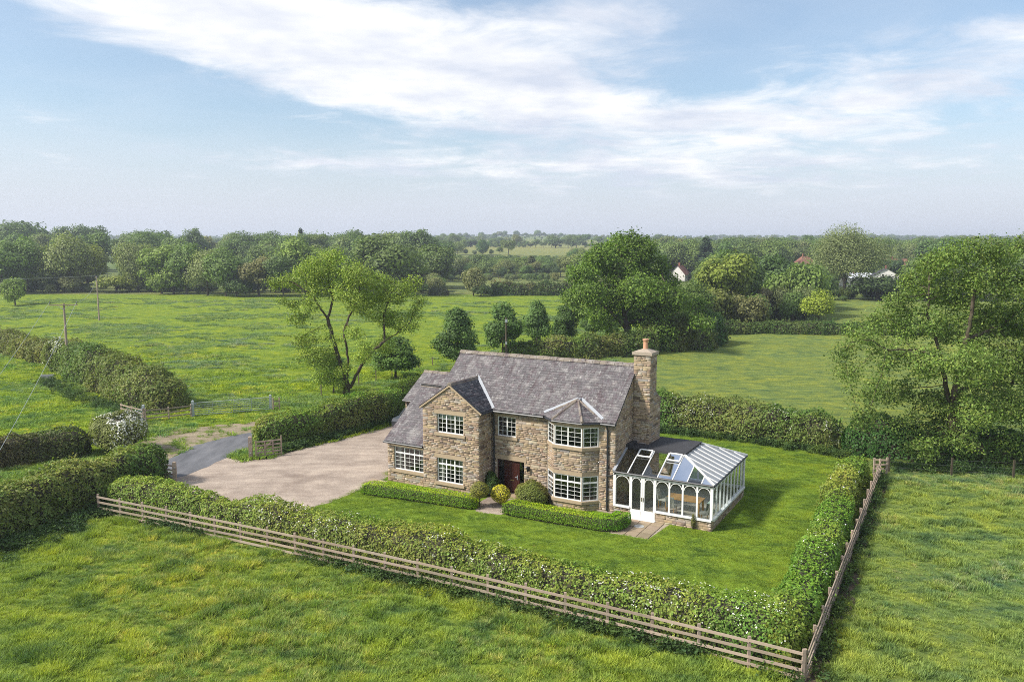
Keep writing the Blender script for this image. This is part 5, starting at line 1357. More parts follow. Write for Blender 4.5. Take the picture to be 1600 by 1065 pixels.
def grown_tree(label, base, clumps, stems, col, seed, n_attr=900, leaves=36000, leaf=.16, spread=.34, kill=.5, step=.4, tip=.012, rmin=.012, name='tree', droop=0., col2=None, tfix=None, up=.35):
    """clumps: (x, y, z, r) relative to base; stems: polylines from the base giving the main limbs"""
    rg = np.random.default_rng(seed); t = thing(name, label, 'tree', (base[0], base[1], 0))
    nodes = [(0, 0, -.1)]; par = [-1]
    for st in stems:
        prev = 0
        pts = [np.array(p, float) for p in st]; cur = np.array(nodes[0], float)
        # join to the nearest node already there
        d = [np.linalg.norm(np.array(q) - pts[0]) for q in nodes]; prev = int(np.argmin(d)); cur = np.array(nodes[prev], float)
        for p in pts:
            L = np.linalg.norm(p - cur); m = max(1, int(L / step))
            for k in range(1, m + 1):
                q = cur + (p - cur) * k / m + rg.normal(0, .03, 3); nodes.append(tuple(q)); par.append(prev); prev = len(nodes) - 1
            cur = p
    A, _, _ = clump_points(clumps, n_attr, rg)
    X, par = colonize(A, nodes, par, kill, step, 160, rg)
    r, nch = radii(X, par, tip)
    tips = np.where((nch == 0) | (r < tip * 2.2))[0]; tips = tips[X[tips, 2] > 1.0]
    if tfix: r = np.maximum(r * (tfix / r[1]) ** np.clip((r - tip) / (r[1] - tip), 0, 1), tip)
    link('trunk', branch_mesh('trunk', X, par, r, rmin, M['bark']), t)
    n1 = int(leaves * .88); i = tips[rg.integers(0, len(tips), n1)]
    P = X[i] + rg.normal(0, spread, (n1, 3)) * np.array([1, 1, .75]); n2 = leaves - n1
    P2, d2, ci = clump_points(clumps, n2, rg, .5)
    near = np.array([np.min(np.linalg.norm(X[tips] - p, axis=1)) for p in P2[:]]) < spread * 2.2 if n2 < 20000 else np.ones(n2, bool)
    P = np.concatenate([P, P2[near]]); 
    c = np.array([q[:3] for q in clumps]); rr = np.array([q[3] for q in clumps])
    jc = np.concatenate([np.argmin(np.linalg.norm(P[k:k + 4000, None] - c[None], axis=2) / rr[None], axis=1) for k in range(0, len(P), 4000)])
    nr = unit(P - c[jc]) * .8 + unit(P - np.array([0, 0, c[:, 2].mean() * .8])) * .35 + rg.normal(0, .85, P.shape) + np.array([0, 0, up])
    P[:, 2] -= droop * rg.random(len(P)); ok = P[:, 2] > .15; P, nr, jc = P[ok], nr[ok], jc[ok]
    tn = rg.uniform(.58, 1.42, (len(P), 1)) * rg.uniform(.82, 1.16, (len(c), 1))[jc] * np.ones((1, 3))
    if col2 is not None:
        w = rg.random((len(P), 1)) < .35; tn = np.where(w, tn * np.array(col2) / np.array(col), tn)
    link('crown', leaf_mesh('crown', P, nr, leaf * rg.uniform(.65, 1.35, len(P)), tn, rg), t, color=col)
    return t
def px_clumps(base, L, depth, rg, grow=1.0):
    out = []
    sc = base[1] / CAM_F
    for px, py, r in L:
        dy = rg.uniform(-1, 1) * depth; y = base[1] + dy; z = z_at(py, y)
        out.append((x_at(px, y, z) - base[0], dy, z, r * sc * grow))
    return out
def px_stem(base, L):
    return [(x_at(px, base[1] + dy, z_at(py, base[1] + dy)) - base[0], dy, z_at(py, base[1] + dy)) for px, py, dy in L]
rg0 = np.random.default_rng(99)
AB = at(545, 640)
ash_c = px_clumps(AB, [(510,412,27),(482,424,24),(540,424,27),(456,440,19),(430,442,14),(500,448,25),(560,430,25),(590,446,26),(622,458,27),(646,440,15),(466,498,18),(474,532,20),(496,560,22),(500,588,16),(556,468,24),(582,488,20),(612,498,22),(638,505,18),
                       (604,540,18),(570,545,14),(535,452,20),(458,476,12),(520,530,14),(580,466,22),(656,470,14),(520,400,16),(648,490,14),(487,475,18),(440,470,10),(516,560,15),(532,582,12),(562,560,12),(528,604,10),(552,520,14),(470,560,12)], 2.6, rg0, 1.05)
grown_tree('light green ash tree with several leaning trunks rising from the drive hedge', AB, ash_c,
           [px_stem(AB, [(541, 606, 0), (534, 575, .2), (522, 535, .5), (512, 498, .8), (494, 470, 1.0), (478, 452, 1.2)]), px_stem(AB, [(543, 600, 0), (544, 560, -.3), (537, 520, -.6), (545, 495, -.8), (560, 470, -1.0)]),
            px_stem(AB, [(548, 606, 0), (562, 575, -.4), (585, 545, -.6), (606, 530, -.8), (635, 508, -.6)]), px_stem(AB, [(512, 498, .8), (520, 465, .6), (512, 430, .4)]), px_stem(AB, [(600, 534, -.8), (600, 490, -.2), (612, 460, .2)])],
           (.108, .148, .034), 51, 1200, 44000, .15, .28, .45, .4, .013, .013, 'ash_tree', col2=(.150, .180, .040), tfix=.34)
RBs = at(1492, 726)
rash_c = px_clumps(RBs, [(1545,384,30),(1590,380,26),(1500,396,30),(1462,410,30),(1432,440,30),(1540,430,36),(1590,440,38),(1500,450,40),(1402,470,26),(1376,500,27),(1342,518,25),(1319,548,19),(1312,578,13),(1440,500,36),(1500,510,42),(1560,492,42),(1612,500,42),
                       (1392,545,25),(1450,560,36),(1520,570,40),(1580,560,42),(1362,610,24),(1352,648,24),(1402,610,30),(1460,630,36),(1412,668,28),(1530,640,40),(1590,630,40),(1440,698,26),(1540,698,32),(1582,690,28),(1505,690,25),(1625,520,28),(1620,600,28),(1615,440,26),(1335,590,14),(1570,402,24),(1475,470,30)], 3.2, rg0, 1.0)
grown_tree('large spreading ash tree with drooping branches at the right edge', RBs, rash_c,
           [px_stem(RBs, [(1492, 690, 0), (1490, 640, 0), (1478, 600, .2), (1466, 545, .4), (1450, 490, .8), (1452, 440, .8)]), px_stem(RBs, [(1490, 640, 0), (1496, 590, -.3), (1512, 520, -.6), (1522, 470, -.6), (1528, 420, -.4)]),
            px_stem(RBs, [(1466, 560, .4), (1430, 545, -.6), (1390, 548, -1.2), (1358, 530, -1.6), (1330, 535, -1.8)]), px_stem(RBs, [(1512, 530, -.6), (1560, 510, .5), (1600, 480, 1.0)]), px_stem(RBs, [(1488, 610, 0), (1540, 600, 1.2), (1590, 600, 1.6)])],
           (.066, .102, .026), 53, 2000, 74000, .155, .29, .42, .36, .011, .011, 'ash_tree', droop=.25, col2=(.098, .128, .034), tfix=.40)
OB = at(980, 546)
oak_c = px_clumps(OB, [(965,384,26),(1003,390,25),(935,400,25),(910,430,24),(968,418,32),(1018,418,30),(892,464,18),(920,462,27),(960,458,32),(1003,452,32),(1038,440,25),(1050,470,26),(904,488,15),(940,494,24),(985,495,22),(1025,490,28),(1060,496,24),(1084,478,18),(1092,504,16),(1036,520,20),(1070,524,18),(952,520,10),(985,372,14),(925,415,20)], 6.5, rg0, 1.05)
grown_tree('big dark green oak tree standing behind the house on the field edge', OB, oak_c,
           [px_stem(OB, [(980, 520, 0), (976, 490, 0), (968, 450, .5), (965, 410, .6)]), px_stem(OB, [(976, 490, 0), (1005, 460, -1.0), (1030, 440, -1.5)]), px_stem(OB, [(978, 515, 0), (962, 495, -1), (935, 470, -1.6)]), px_stem(OB, [(980, 505, 0), (1020, 495, 1), (1060, 490, 1.5)])],
           (.066, .102, .018), 55, 1100, 42000, .34, .52, .8, .75, .03, .03, 'oak_tree', col2=(.045, .075, .016), tfix=.5)

# ------------------------------------------------------------------ simpler crowns for the row and the background
def clump_tree(seed, H=12., W=9., nc=30, leaf=.50, n=9000, z0=.12, style='round', trunk=.28):
    rg = np.random.default_rng(seed); C = []
    for k in range(nc):
        d = unit(rg.normal(size=(1, 3)))[0]
        if style == 'ovate':
            z = rg.uniform(0, 1); rad = W * .5 * (math.sin(math.pi * min(1, (z * .92 + .10)) ** .75) ** .8) * .72 * math.sqrt(rg.uniform(.35, 1)); a = rg.uniform(0, 6.28)
            C.append((rad * math.cos(a), rad * math.sin(a), H * (z0 + (1 - z0) * (z * .86 + .05)), W * .165 * rg.uniform(.55, 1.45)))
        elif style == 'cone':
            z = rg.uniform(0, 1) ** .8; rad = W * .5 * (1 - z) * .85 * math.sqrt(rg.uniform(.3, 1)); a = rg.uniform(0, 6.28)
            C.append((rad * math.cos(a), rad * math.sin(a), H * (z0 + (1 - z0) * z * .95), W * (.07 + .11 * (1 - z))))
        else:
            if d[2] < -.5: d[2] = -d[2] * .6
            f = rg.uniform(.45, 1.0); r = W * (.14 if style == 'lobed' else .17) * rg.uniform(.55, 1.5)
            lx = 1.12 if style == 'lobed' else 1.0
            C.append((d[0] * W * .37 * f * lx, d[1] * W * .37 * f * lx, H * (z0 + (1 - z0) * .47) + d[2] * H * (1 - z0) * .40 * f, r))
    C = np.array(C); w = C[:, 3] ** 2; i = rg.choice(nc, n, p=w / w.sum()); d = unit(rg.normal(size=(n, 3)))
    ctr = np.array([0, 0, H * (z0 + (1 - z0) * .45)]); rad = np.clip(rg.normal(.90, .18, n), .3, 1.4)
    P = C[i, :3] + d * (C[i, 3] * rad)[:, None] * np.array([1, 1, .8 if style != 'willow' else 1.15])
    nr = d * .75 + unit(P - ctr) * .45 + rg.normal(0, .45, (n, 3)) + np.array([0, 0, .3])
    if style == 'willow': nr[:, 2] *= .5; P[:, 2] -= rg.random(n) * .9
    tn = rg.uniform(.66, 1.32, (n, 1)) * rg.uniform(.85, 1.15, (nc, 1))[i] * np.ones((1, 3)); ok = P[:, 2] > .1
    crown = leaf_mesh('crown', P[ok], nr[ok], leaf * rg.uniform(.65, 1.35, ok.sum()), tn[ok], rg, .7)
    mb = MB(); top = H * .55
    mb.tube([(0, 0, -.4), (.05, 0, H * z0), (.1, .1, top)], [trunk, trunk * .75, trunk * .35], 8)
    for k in range(0, nc, max(1, nc // 9)): mb.tube([(.05, .03, H * z0 + (top - H * z0) * rg.uniform(0, .8)), tuple(C[k, :3] * np.array([.5, .5, .92])), tuple(C[k, :3])], [trunk * .38, trunk * .25, trunk * .1], 5)
    tr = mb.mesh('trunk', M['bark'])
    return crown, tr
PROTO = {
    'round_a': clump_tree(1, 12, 10, 30), 'round_b': clump_tree(2, 12, 11, 36, z0=.05), 'round_c': clump_tree(3, 12, 9, 28, z0=.03),
    'lobed_a': clump_tree(4, 12, 9.5, 34, .44, 7000, .16, 'lobed'), 'lobed_b': clump_tree(5, 12, 10, 38, .44, 7500, .14, 'lobed'),
    'willow_a': clump_tree(6, 12, 8.5, 44, .36, 11000, .04, 'willow'), 'willow_b': clump_tree(7, 12, 9.5, 50, .34, 12000, .05, 'willow'),
    'willow_big': clump_tree(17, 20, 18, 60, .34, 30000, .10, 'round', .5), 'cone': clump_tree(8, 12, 6, 50, .42, 7000, .04, 'cone'), 'bush_a': clump_tree(9, 6, 8, 28, .44, 6500, .0), 'bush_b': clump_tree(10, 6, 9, 34, .42, 6500, .0, 'lobed'),
    'row_a': clump_tree(12, 7, 4.7, 40, .24, 12000, .22, 'ovate', .13), 'row_b': clump_tree(13, 7, 5.0, 42, .24, 12000, .20, 'ovate', .13),
    'row_c': clump_tree(15, 7, 4.9, 30, .24, 11000, .26, 'ovate', .12), 'row_d': clump_tree(16, 7, 4.6, 52, .23, 12000, .18, 'ovate', .13),
    'sapling': clump_tree(14, 7, 5.8, 40, .26, 7000, .15, 'round', .12),
}
PDIM = {}
for k_, (cm, tm) in PROTO.items():
    co = np.empty(len(cm.vertices) * 3, np.float32); cm.vertices.foreach_get('co', co); co = co.reshape(-1, 3)
    PDIM[k_] = (float(np.percentile(co[:, 2], 99.7)), 2 * float(np.percentile(np.hypot(co[:, 0], co[:, 1]), 96)))
def put_tree(kind, loc, H, W, col, label, group=None, rz=None, name='tree'):
    h0, w0 = PDIM[kind]; cr, tr = PROTO[kind]
    t = thing(name, label, 'tree' if not name.endswith('bush') else 'bush', loc, RNG.uniform(0, 6.28) if rz is None else rz, group)
    for nm, me in (('trunk', tr), ('crown', cr)):
        o = link(nm, me, t, color=col if nm == 'crown' else (1, 1, 1)); o.scale = (W / w0, W / w0, H / h0)
    return t
ROWC = (.050, .084, .027)
row = [(715, 580, 484, 66, 'nearest the tip of the house roof'), (785, 562, 476, 66, 'second from the ash tree, beside the dark pole'), (838, 549, 472, 45, 'third along the row, above the roof ridge'),
       (882, 539, 479, 40, 'fourth along the row towards the oak'), (923, 530, 482, 34, 'fifth along the row in front of the oak crown'), (957, 524, 498, 26, 'last of the row half hidden under the oak')]
for k, (px, by_, ty_, wpx, lab) in enumerate(row):
    X_, Y_ = at(px, by_); put_tree(('row_a', 'row_c', 'row_b', 'row_d', 'row_c', 'row_a')[k], (X_, Y_, 0), z_at(ty_, Y_) * 1.02, wpx * Y_ / CAM_F * .98, tuple(np.array(ROWC) * (1 + .06 * ((k * 7) % 3 - 1))), 'small dark ovate tree ' + lab, 'row of young trees behind the house', name='young_tree')
for px, by_, ty_, wpx, lab in ((521, 614, 553, 52, 'small dark tree behind the left trunk of the ash'), (618, 590, 528, 72, 'small dark tree behind the right limb of the ash')):
    X_, Y_ = at(px, by_); put_tree('row_d' if px > 600 else 'row_c', (X_, Y_, 0), z_at(ty_, Y_) * 1.02, wpx * Y_ / CAM_F, (.052, .088, .022), lab, 'row of young trees behind the house', name='young_tree')
X_, Y_ = at(1277, 513); put_tree('sapling', (X_, Y_, 0), z_at(452, Y_), 54 * Y_ / CAM_F, (.135, .165, .026), 'small bright yellow-green tree alone on the right field hedge', name='field_tree')
X_, Y_ = at(740, 462); put_tree('bush_a', (X_, Y_, 0), z_at(418, Y_), 40 * Y_ / CAM_F, (.095, .098, .045), 'lone grey-green hawthorn standing in the middle field', name='field_tree')
X_, Y_ = at(752, 462); put_tree('bush_b', (X_, Y_ - 2, 0), z_at(444, Y_), 36 * Y_ / CAM_F, (.036, .055, .02), 'dark bush at the foot of the lone hawthorn', name='field_bush')
X_, Y_ = at(694, 459); put_tree('bush_a', (X_, Y_, 0), z_at(447, Y_), 8 * Y_ / CAM_F, (.035, .05, .022), 'tiny clipped dark bush at the end of the left field', name='field_bush')
LW = 'trees along the edge of the left wood'
G1, G2, G3, G4, G5 = (.072, .106, .032), (.096, .130, .032), (.108, .124, .054), (.130, .146, .036), (.056, .082, .030)
wood = [  # px, base y, top y, width, kind, colour, label
    (-12, 460, 378, 80, 'round_b', G1, 'dark round tree cut by the left edge at the wood'), (8, 478, 435, 40, 'bush_a', G2, 'bright leafy bush cut by the left edge below the wood'),
    (32, 458, 372, 58, 'willow_a', G1, 'grey-green willow second from the left edge of the wood'), (66, 457, 380, 60, 'willow_b', G3, 'pale willow third from the left edge of the wood'),
    (96, 458, 366, 66, 'willow_a', G3, 'tall pale willow left of the gap in the wood'), (128, 456, 379, 56, 'round_c', G4, 'yellow-green round tree at the edge of the gap in the wood'),
    (172, 458, 430, 56, 'bush_b', G4, 'low yellow-green bush standing in the gap of the wood'),
    (207, 457, 378, 62, 'willow_b', G3, 'weeping grey tree just right of the gap in the wood'), (243, 460, 384, 62, 'round_c', G2, 'mid green tree second right of the gap'),
    (262, 461, 418, 58, 'bush_a', G2, 'low spreading green bush at the wood foot right of the gap'), (283, 461, 380, 60, 'lobed_a', G1, 'third tall tree right of the gap in the wood'),
    (316, 463, 392, 58, 'willow_a', G3, 'grey-green tree in the middle of the left wood'), (345, 464, 388, 64, 'round_a', G1, 'broad green tree in the middle of the left wood'),
    (362, 465, 436, 46, 'bush_b', G5, 'dark low bush at the foot of the left wood'), (398, 464, 402, 66, 'round_c', (.105, .100, .046), 'brownish hawthorn tree at the front of the left wood'),
    (436, 465, 398, 58, 'lobed_b', G5, 'dark tree behind the left twigs of the ash'), (472, 462, 373, 88, 'round_b', G2, 'rounded bright tree rising behind the ash crown'),
    (520, 462, 392, 70, 'round_a', G5, 'dark tree right behind the ash crown top'), (600, 463, 368, 112, 'round_b', (.060, .082, .026), 'largest broad olive dome right of the ash crown'),
    (645, 462, 420, 40, 'bush_a', (.085, .075, .045), 'brownish bush at the right end of the left wood')]
for px, b_, t_, w_, kd, c_, lab in wood:
    X_, Y_ = at(px, b_); put_tree(kd, (X_, Y_ + 4, 0), z_at(t_, Y_ + 4), w_ * (Y_ + 4) / CAM_F * 1.02, c_, lab, LW, name='woodland_tree' if 'bush' not in kd else 'woodland_bush')
RW = 'trees beyond the oak'
rwood = [(1078, 505, 440, 62, 'round_a', (.050, .076, .020), 'dark tree joined to the right flank of the oak', 132), (1128, 500, 398, 66, 'round_c', (.098, .120, .026), 'yellow-green tree right of the oak', 150), (1156, 500, 392, 54, 'round_c', (.052, .080, .024), 'dark domed tree two along from the oak', 156),
         (1112, 520, 452, 58, 'bush_a', (.090, .100, .034), 'light scrubby bush in front of the trees right of the oak', 136), (1160, 522, 460, 60, 'bush_b', (.080, .080, .036), 'brownish scrub right of the oak by the field hedge', 138), (1190, 505, 450, 44, 'bush_a', (.140, .125, .070), 'pale blossoming hawthorn among the trees right of the oak', 158),
         (1222, 505, 400, 62, 'round_c', (.044, .072, .026), 'dark sycamore left of the pale willow', 172), (1248, 490, 420, 60, 'round_a', (.075, .110, .030), 'fresh green tree between the sycamore and the pale willow', 185), (1236, 512, 468, 44, 'bush_b', (.080, .075, .04), 'brownish bush at the foot of the sycamore', 160),
         (1318, 470, 352, 96, 'willow_big', (.092, .108, .052), 'tall pale grey willow against the horizon', 214), (1370, 470, 430, 70, 'bush_b', (.040, .060, .024), 'dark bushes right of the pale willow base', 210), (1275, 470, 432, 50, 'bush_a', (.070, .092, .03), 'green bush left of the pale willow base', 212),
         (1446, 468, 400, 62, 'round_b', (.055, .082, .024), 'dark green tree partly behind the big right ash', 205), (1475, 470, 395, 80, 'round_a', (.060, .085, .026), 'tree behind the upper crown of the right ash', 215), (1590, 470, 385, 90, 'round_b', (.058, .085, .025), 'tree at the right edge behind the right ash', 220)]
for px, b_, t_, w_, kd, c_, lab, Y_ in rwood:
    put_tree(kd, (x_at(px, Y_), Y_, 0), z_at(t_, Y_), w_ * Y_ / CAM_F * 1.22, c_, lab, RW, name='field_tree' if 'bush' not in kd else 'field_bush')
SK = 'trees on the skyline'
sky_t = [(35, 346, 90, 'lobed_b', 420, 'loose crowned pair of trees on the left skyline'), (98, 354, 44, 'lobed_a', 430, 'small open tree on the skyline above the pale willow'), (142, 352, 56, 'lobed_b', 440, 'dark spreading tree on the skyline over the gap'), (305, 357, 38, 'lobed_a', 400, 'airy tree on the skyline above the left wood'),
         (382, 362, 62, 'round_a', 380, 'round light tree on the skyline right of the airy tree'), (472, 358, 26, 'cone', 390, 'pointed dark conifer on the skyline above the ash'), (545, 360, 44, 'round_c', 400, 'rounded tree on the skyline above the ash crown'), (655, 359, 62, 'lobed_a', 360, 'tall light tree at the right end of the left wood'),
         (776, 371, 30, 'round_a', 900, 'small dome on the far skyline left of the oak'), (1102, 372, 46, 'cone', 330, 'dark cedar-like conifer above the trees right of the oak'), (1075, 380, 26, 'cone', 340, 'second dark conifer left of the cedar-like one'),
         (212, 362, 50, 'round_b', 400, 'rounded skyline tree just right of the gap in the wood'), (252, 360, 46, 'lobed_b', 415, 'broken crowned skyline tree left of the airy tree'), (432, 362, 44, 'round_a', 395, 'mid green dome on the skyline left of the conifer'), (505, 368, 34, 'lobed_a', 430, 'low loose tree on the skyline between conifer and rounded tree'),
         (692, 374, 30, 'lobed_b', 620, 'small far tree on the skyline just right of the left wood'), (735, 374, 22, 'round_c', 800, 'tiny far dome on the skyline over the middle scrub'), (868, 372, 34, 'lobed_b', 820, 'far clump on the skyline left of the oak top'), (1142, 372, 42, 'round_b', 420, 'rounded skyline tree right of the cedar-like conifer'),
         (1202, 373, 44, 'lobed_a', 440, 'loose skyline tree above the sheet roofed shed'), (1258, 370, 36, 'round_a', 460, 'skyline tree above the red brick house'), (1428, 372, 52, 'round_b', 400, 'broad dark skyline tree right of the orange roof')]
for px, t_, w_, kd, Y_, lab in sky_t:
    g_ = float(terrain(x_at(px, Y_), Y_)); put_tree(kd, (x_at(px, Y_), Y_, g_), max(z_at(t_, Y_) - g_, 5), w_ * Y_ / CAM_F, (.060, .088, .032) if kd != 'cone' else (.022, .038, .018), lab, SK, name='skyline_tree')

# ================================================================== far houses
def far_house(label, px, y, w, d, eave, ridge, wall, roofm, rz=0., hip=False, cat='house', windows=2, chim=True, z=None, name='far_house'):
    x = x_at(px, y); g = float(terrain(x, y)) if z is None else z
    h = thing(name, label, cat, (x, y, g), rz)
    mb = MB(); mb.box(-w / 2, w / 2, -d / 2, d / 2, -2, eave)
    if not hip:
        for s in (-1, 1): mb.poly([(s * w / 2, -d / 2, eave), (s * w / 2, d / 2, eave), (s * w / 2, 0, ridge - .05)])
    mb.build('wall', M[wall], h)
    k = w * .28 if hip else -.3; o = .35
    mb = MB(); a = [(-w / 2 - o, -d / 2 - o, eave - .1), (w / 2 + o, -d / 2 - o, eave - .1), (w / 2 + o, d / 2 + o, eave - .1), (-w / 2 - o, d / 2 + o, eave - .1), (-w / 2 + k, 0, ridge), (w / 2 - k, 0, ridge)]
    if not hip: a[4] = (-w / 2 - o, 0, ridge); a[5] = (w / 2 + o, 0, ridge)
    mb.add(a, [(0, 1, 5, 4), (2, 3, 4, 5), (1, 2, 5), (3, 0, 4)] if hip else [(0, 1, 5, 4), (2, 3, 4, 5)]); rf = mb.build('roof', M[roofm], h)
    if chim: mb = MB(); mb.box(-w * .12 - .35, -w * .12 + .35, -.3, .3, ridge - .8, ridge + 1.1); mb.build('chimney', M['brickwall'], rf)
    n = windows
    for i in range(n):
        for zz in ((.9, 2.1),) if eave < 4 else ((.9, 2.1), (3.5, 4.6)):
            xx = -w / 2 + w * (i + .5) / n; mb = MB(); mb.box(xx - .55, xx + .55, -d / 2 - .03, -d / 2 - .01, zz[0], zz[1]); wn = mb.build('window', M['white'], h)
            mb = MB(); mb.poly([(xx - .45, -d / 2 - .035, zz[0] + .1), (xx + .45, -d / 2 - .035, zz[0] + .1), (xx + .45, -d / 2 - .035, zz[1] - .1), (xx - .45, -d / 2 - .035, zz[1] - .1)]); mb.build('pane', M['black'], wn)
far_house('white cottage with red tiled roof right of the oak crown', 1062, 330, 7, 6.5, 2.6, 6.3, 'render', 'tile_red', R(60), windows=2)
far_house('long shed with pale sheet roof among the trees', 1187, 330, 11, 8, 5.4, 7.2, 'concrete', 'shedroof', R(8), cat='shed', windows=3, chim=False, name='shed')
far_house('red brick house with hipped roof left of the pale willow', 1256, 345, 7, 6.5, 6.6, 9.8, 'brickwall', 'tile_red', R(15), hip=True, windows=3)
far_house('house with orange roof right of the pale willow', 1396, 330, 9.5, 7, 5.8, 8.9, 'render', 'tile_red', R(-8), windows=3)
far_house('white gabled house behind the hedge right of the pale willow', 1382, 275, 5.5, 9, 4.0, 6.6, 'render', 'felt', R(75), windows=1)
far_house('pale bungalow half hidden behind the pale willow', 1338, 285, 10, 6, 2.9, 4.7, 'render', 'shedroof', R(4), windows=3)
far_house('distant pale roofed house on the right skyline', 1392, 450, 10, 7, 5.0, 8.0, 'render', 'tile_red', R(10), windows=3, z=5.5)
far_house('brown roofed farmhouse far behind the ash crown', 527, 520, 14, 8, 5.0, 8.0, 'brickwall', 'tile_red', R(5), windows=3, z=4.0)

# ================================================================== scattered masses
def inside(P, poly):
    poly = np.array(poly, float); x, y = P[:, 0], P[:, 1]; r = np.zeros(len(P), bool); j = len(poly) - 1
    for i in range(len(poly)):
        xi, yi, xj, yj = *poly[i], *poly[j]
        c = ((yi > y) != (yj > y)) & (x < (xj - xi) * (y - yi) / (yj - yi + 1e-12) + xi); r ^= c; j = i
    return r
def scatter(name, label, pts, rot, scl, pid, protos, zone=None, parent=None, scl3=None):
    me = bpy.data.meshes.new(name); n = len(pts); me.vertices.add(n); me.vertices.foreach_set('co', np.asarray(pts, np.float32).ravel())
    a = me.attributes.new('rot', 'FLOAT_VECTOR', 'POINT'); rv = np.zeros((n, 3), np.float32); rv[:, 2] = rot; a.data.foreach_set('vector', rv.ravel())
    a = me.attributes.new('scl', 'FLOAT_VECTOR', 'POINT'); sv = np.asarray(scl, np.float32); sv = np.repeat(sv[:, None], 3, 1) if sv.ndim == 1 else sv; a.data.foreach_set('vector', sv.ravel())
    a = me.attributes.new('pid', 'INT', 'POINT'); a.data.foreach_set('value', np.asarray(pid, np.int32))
    if zone is not None: a = me.attributes.new('zone', 'FLOAT_COLOR', 'POINT'); z4 = np.ones((n, 4), np.float32); z4[:, :3] = zone; a.data.foreach_set('color', z4.ravel())
    ob = link(name, me, parent, label=label, kind='stuff')
    ng = bpy.data.node_groups.new(name + '_scatter', 'GeometryNodeTree')
    ng.interface.new_socket('Geometry', in_out='INPUT', socket_type='NodeSocketGeometry'); ng.interface.new_socket('Geometry', in_out='OUTPUT', socket_type='NodeSocketGeometry')
    gi = ng.nodes.new('NodeGroupInput'); go = ng.nodes.new('NodeGroupOutput'); jn = ng.nodes.new('GeometryNodeJoinGeometry')
    def na(nm, ty): q = ng.nodes.new('GeometryNodeInputNamedAttribute'); q.data_type = ty; q.inputs[0].default_value = nm; return q.outputs[0]
    r_, s_, p_ = na('rot', 'FLOAT_VECTOR'), na('scl', 'FLOAT_VECTOR'), na('pid', 'INT')
    for k, group_ in enumerate(protos):
        cmpn = ng.nodes.new('FunctionNodeCompare'); cmpn.data_type = 'INT'; cmpn.operation = 'EQUAL'
        ins = [s for s in cmpn.inputs if s.enabled and s.type == 'INT'] or [cmpn.inputs[2], cmpn.inputs[3]]
        ng.links.new(p_, ins[0]); ins[1].default_value = k
        for me_ in group_:
            po = bpy.data.objects.new('proto_' + me_.name, me_); po.use_fake_user = True
            oi = ng.nodes.new('GeometryNodeObjectInfo'); oi.inputs['Object'].default_value = po; oi.inputs['As Instance'].default_value = True; oi.transform_space = 'ORIGINAL'
            ip = ng.nodes.new('GeometryNodeInstanceOnPoints')
            ng.links.new(gi.outputs[0], ip.inputs['Points']); ng.links.new(cmpn.outputs[0], ip.inputs['Selection']); ng.links.new(oi.outputs['Geometry'], ip.inputs['Instance'])
            e2r = ng.nodes.new('FunctionNodeEulerToRotation'); ng.links.new(r_, e2r.inputs[0]); ng.links.new(e2r.outputs[0], ip.inputs['Rotation'])
            ng.links.new(s_, ip.inputs['Scale']); ng.links.new(ip.outputs[0], jn.inputs[0])
    ng.links.new(jn.outputs[0], go.inputs[0])
    md = ob.modifiers.new('scatter', 'NODES'); md.node_group = ng
    return ob
sr = np.random.default_rng(77)
far_kinds = ['round_a', 'round_b', 'round_c', 'lobed_a', 'lobed_b', 'willow_a', 'bush_a', 'bush_b', 'cone']
far_protos = []
for k in far_kinds:
    c_ = PROTO[k][0].copy(); c_.materials[0] = M['leaf_far']; far_protos.append((c_, PROTO[k][1]))
FW = []          # x, y, H, W, kind
KEEP_OPEN = [(1044, 1080, 408, 430, 330), (1170, 1206, 405, 424, 330), (1244, 1270, 392, 410, 345), (1372, 1412, 398, 436, 275), (1320, 1352, 415, 440, 285)]
def add_far(x, y, H, W, kind):
    g = float(terrain(x, y)); d = y * .993 + (CAM_H - g) * .119
    px = 800 + x / d * CAM_F; hw_ = W / 2 / d * CAM_F; ty = 383.7 - (g + H - CAM_H) / y * CAM_F; by = 383.7 - (g - CAM_H) / y * CAM_F
    for a, b, c, e, yy in KEEP_OPEN:
        if y < yy + 4 and px + hw_ > a and px - hw_ < b and ty < e: return
    FW.append((x, y, g, H, W, kind))
def fill(px0, px1, y0, y1, spacing, top0, top1, hmin, hmax, skip=None, wr=(.7, 1.0), bush=.15, conif=.02):
    A = 0.5 * (y1 ** 2 - y0 ** 2) * (px1 - px0) / CAM_F; n = int(A / spacing ** 2)
    for _ in range(n):
        y = math.sqrt(sr.uniform(y0 ** 2, y1 ** 2)); px = sr.uniform(px0, px1)
        if skip and skip(px, y): continue
        x = x_at(px, y); g = float(terrain(x, y)); zt = z_at(sr.uniform(top0, top1), y); H = min(max(zt - g, hmin), hmax) * sr.uniform(.85, 1.05)
        q = sr.random(); kd = sr.integers(6, 8) if q < bush else (8 if q < bush + conif else sr.integers(0, 6))
        add_far(x, y, H, H * sr.uniform(*wr), int(kd))
gap = lambda px, y: 148 < px < 196 and y < 500
fill(-80, 690, 258, 330, 10, 378, 425, 4, 15, gap)
fill(-80, 690, 330, 480, 12, 358, 396, 5, 20, gap)
fill(655, 890, 345, 520, 7.0, 396, 420, 4, 10, None, (.8, 1.2), .35)
fill(690, 890, 325, 345, 5.5, 425, 440, 3, 5, None, (.9, 1.5), .8)
fill(1030, 1720, 235, 330, 8, 395, 425, 5, 12, lambda px, y: (1255 < px < 1390 and y < 262))
fill(1030, 1720, 332, 560, 10, 368, 392, 8, 17)
fill(1085, 1260, 150, 215, 5.5, 405, 470, 3, 11, None, (.8, 1.2), .4)
fill(890, 1040, 300, 520, 9, 385, 410, 5, 13)
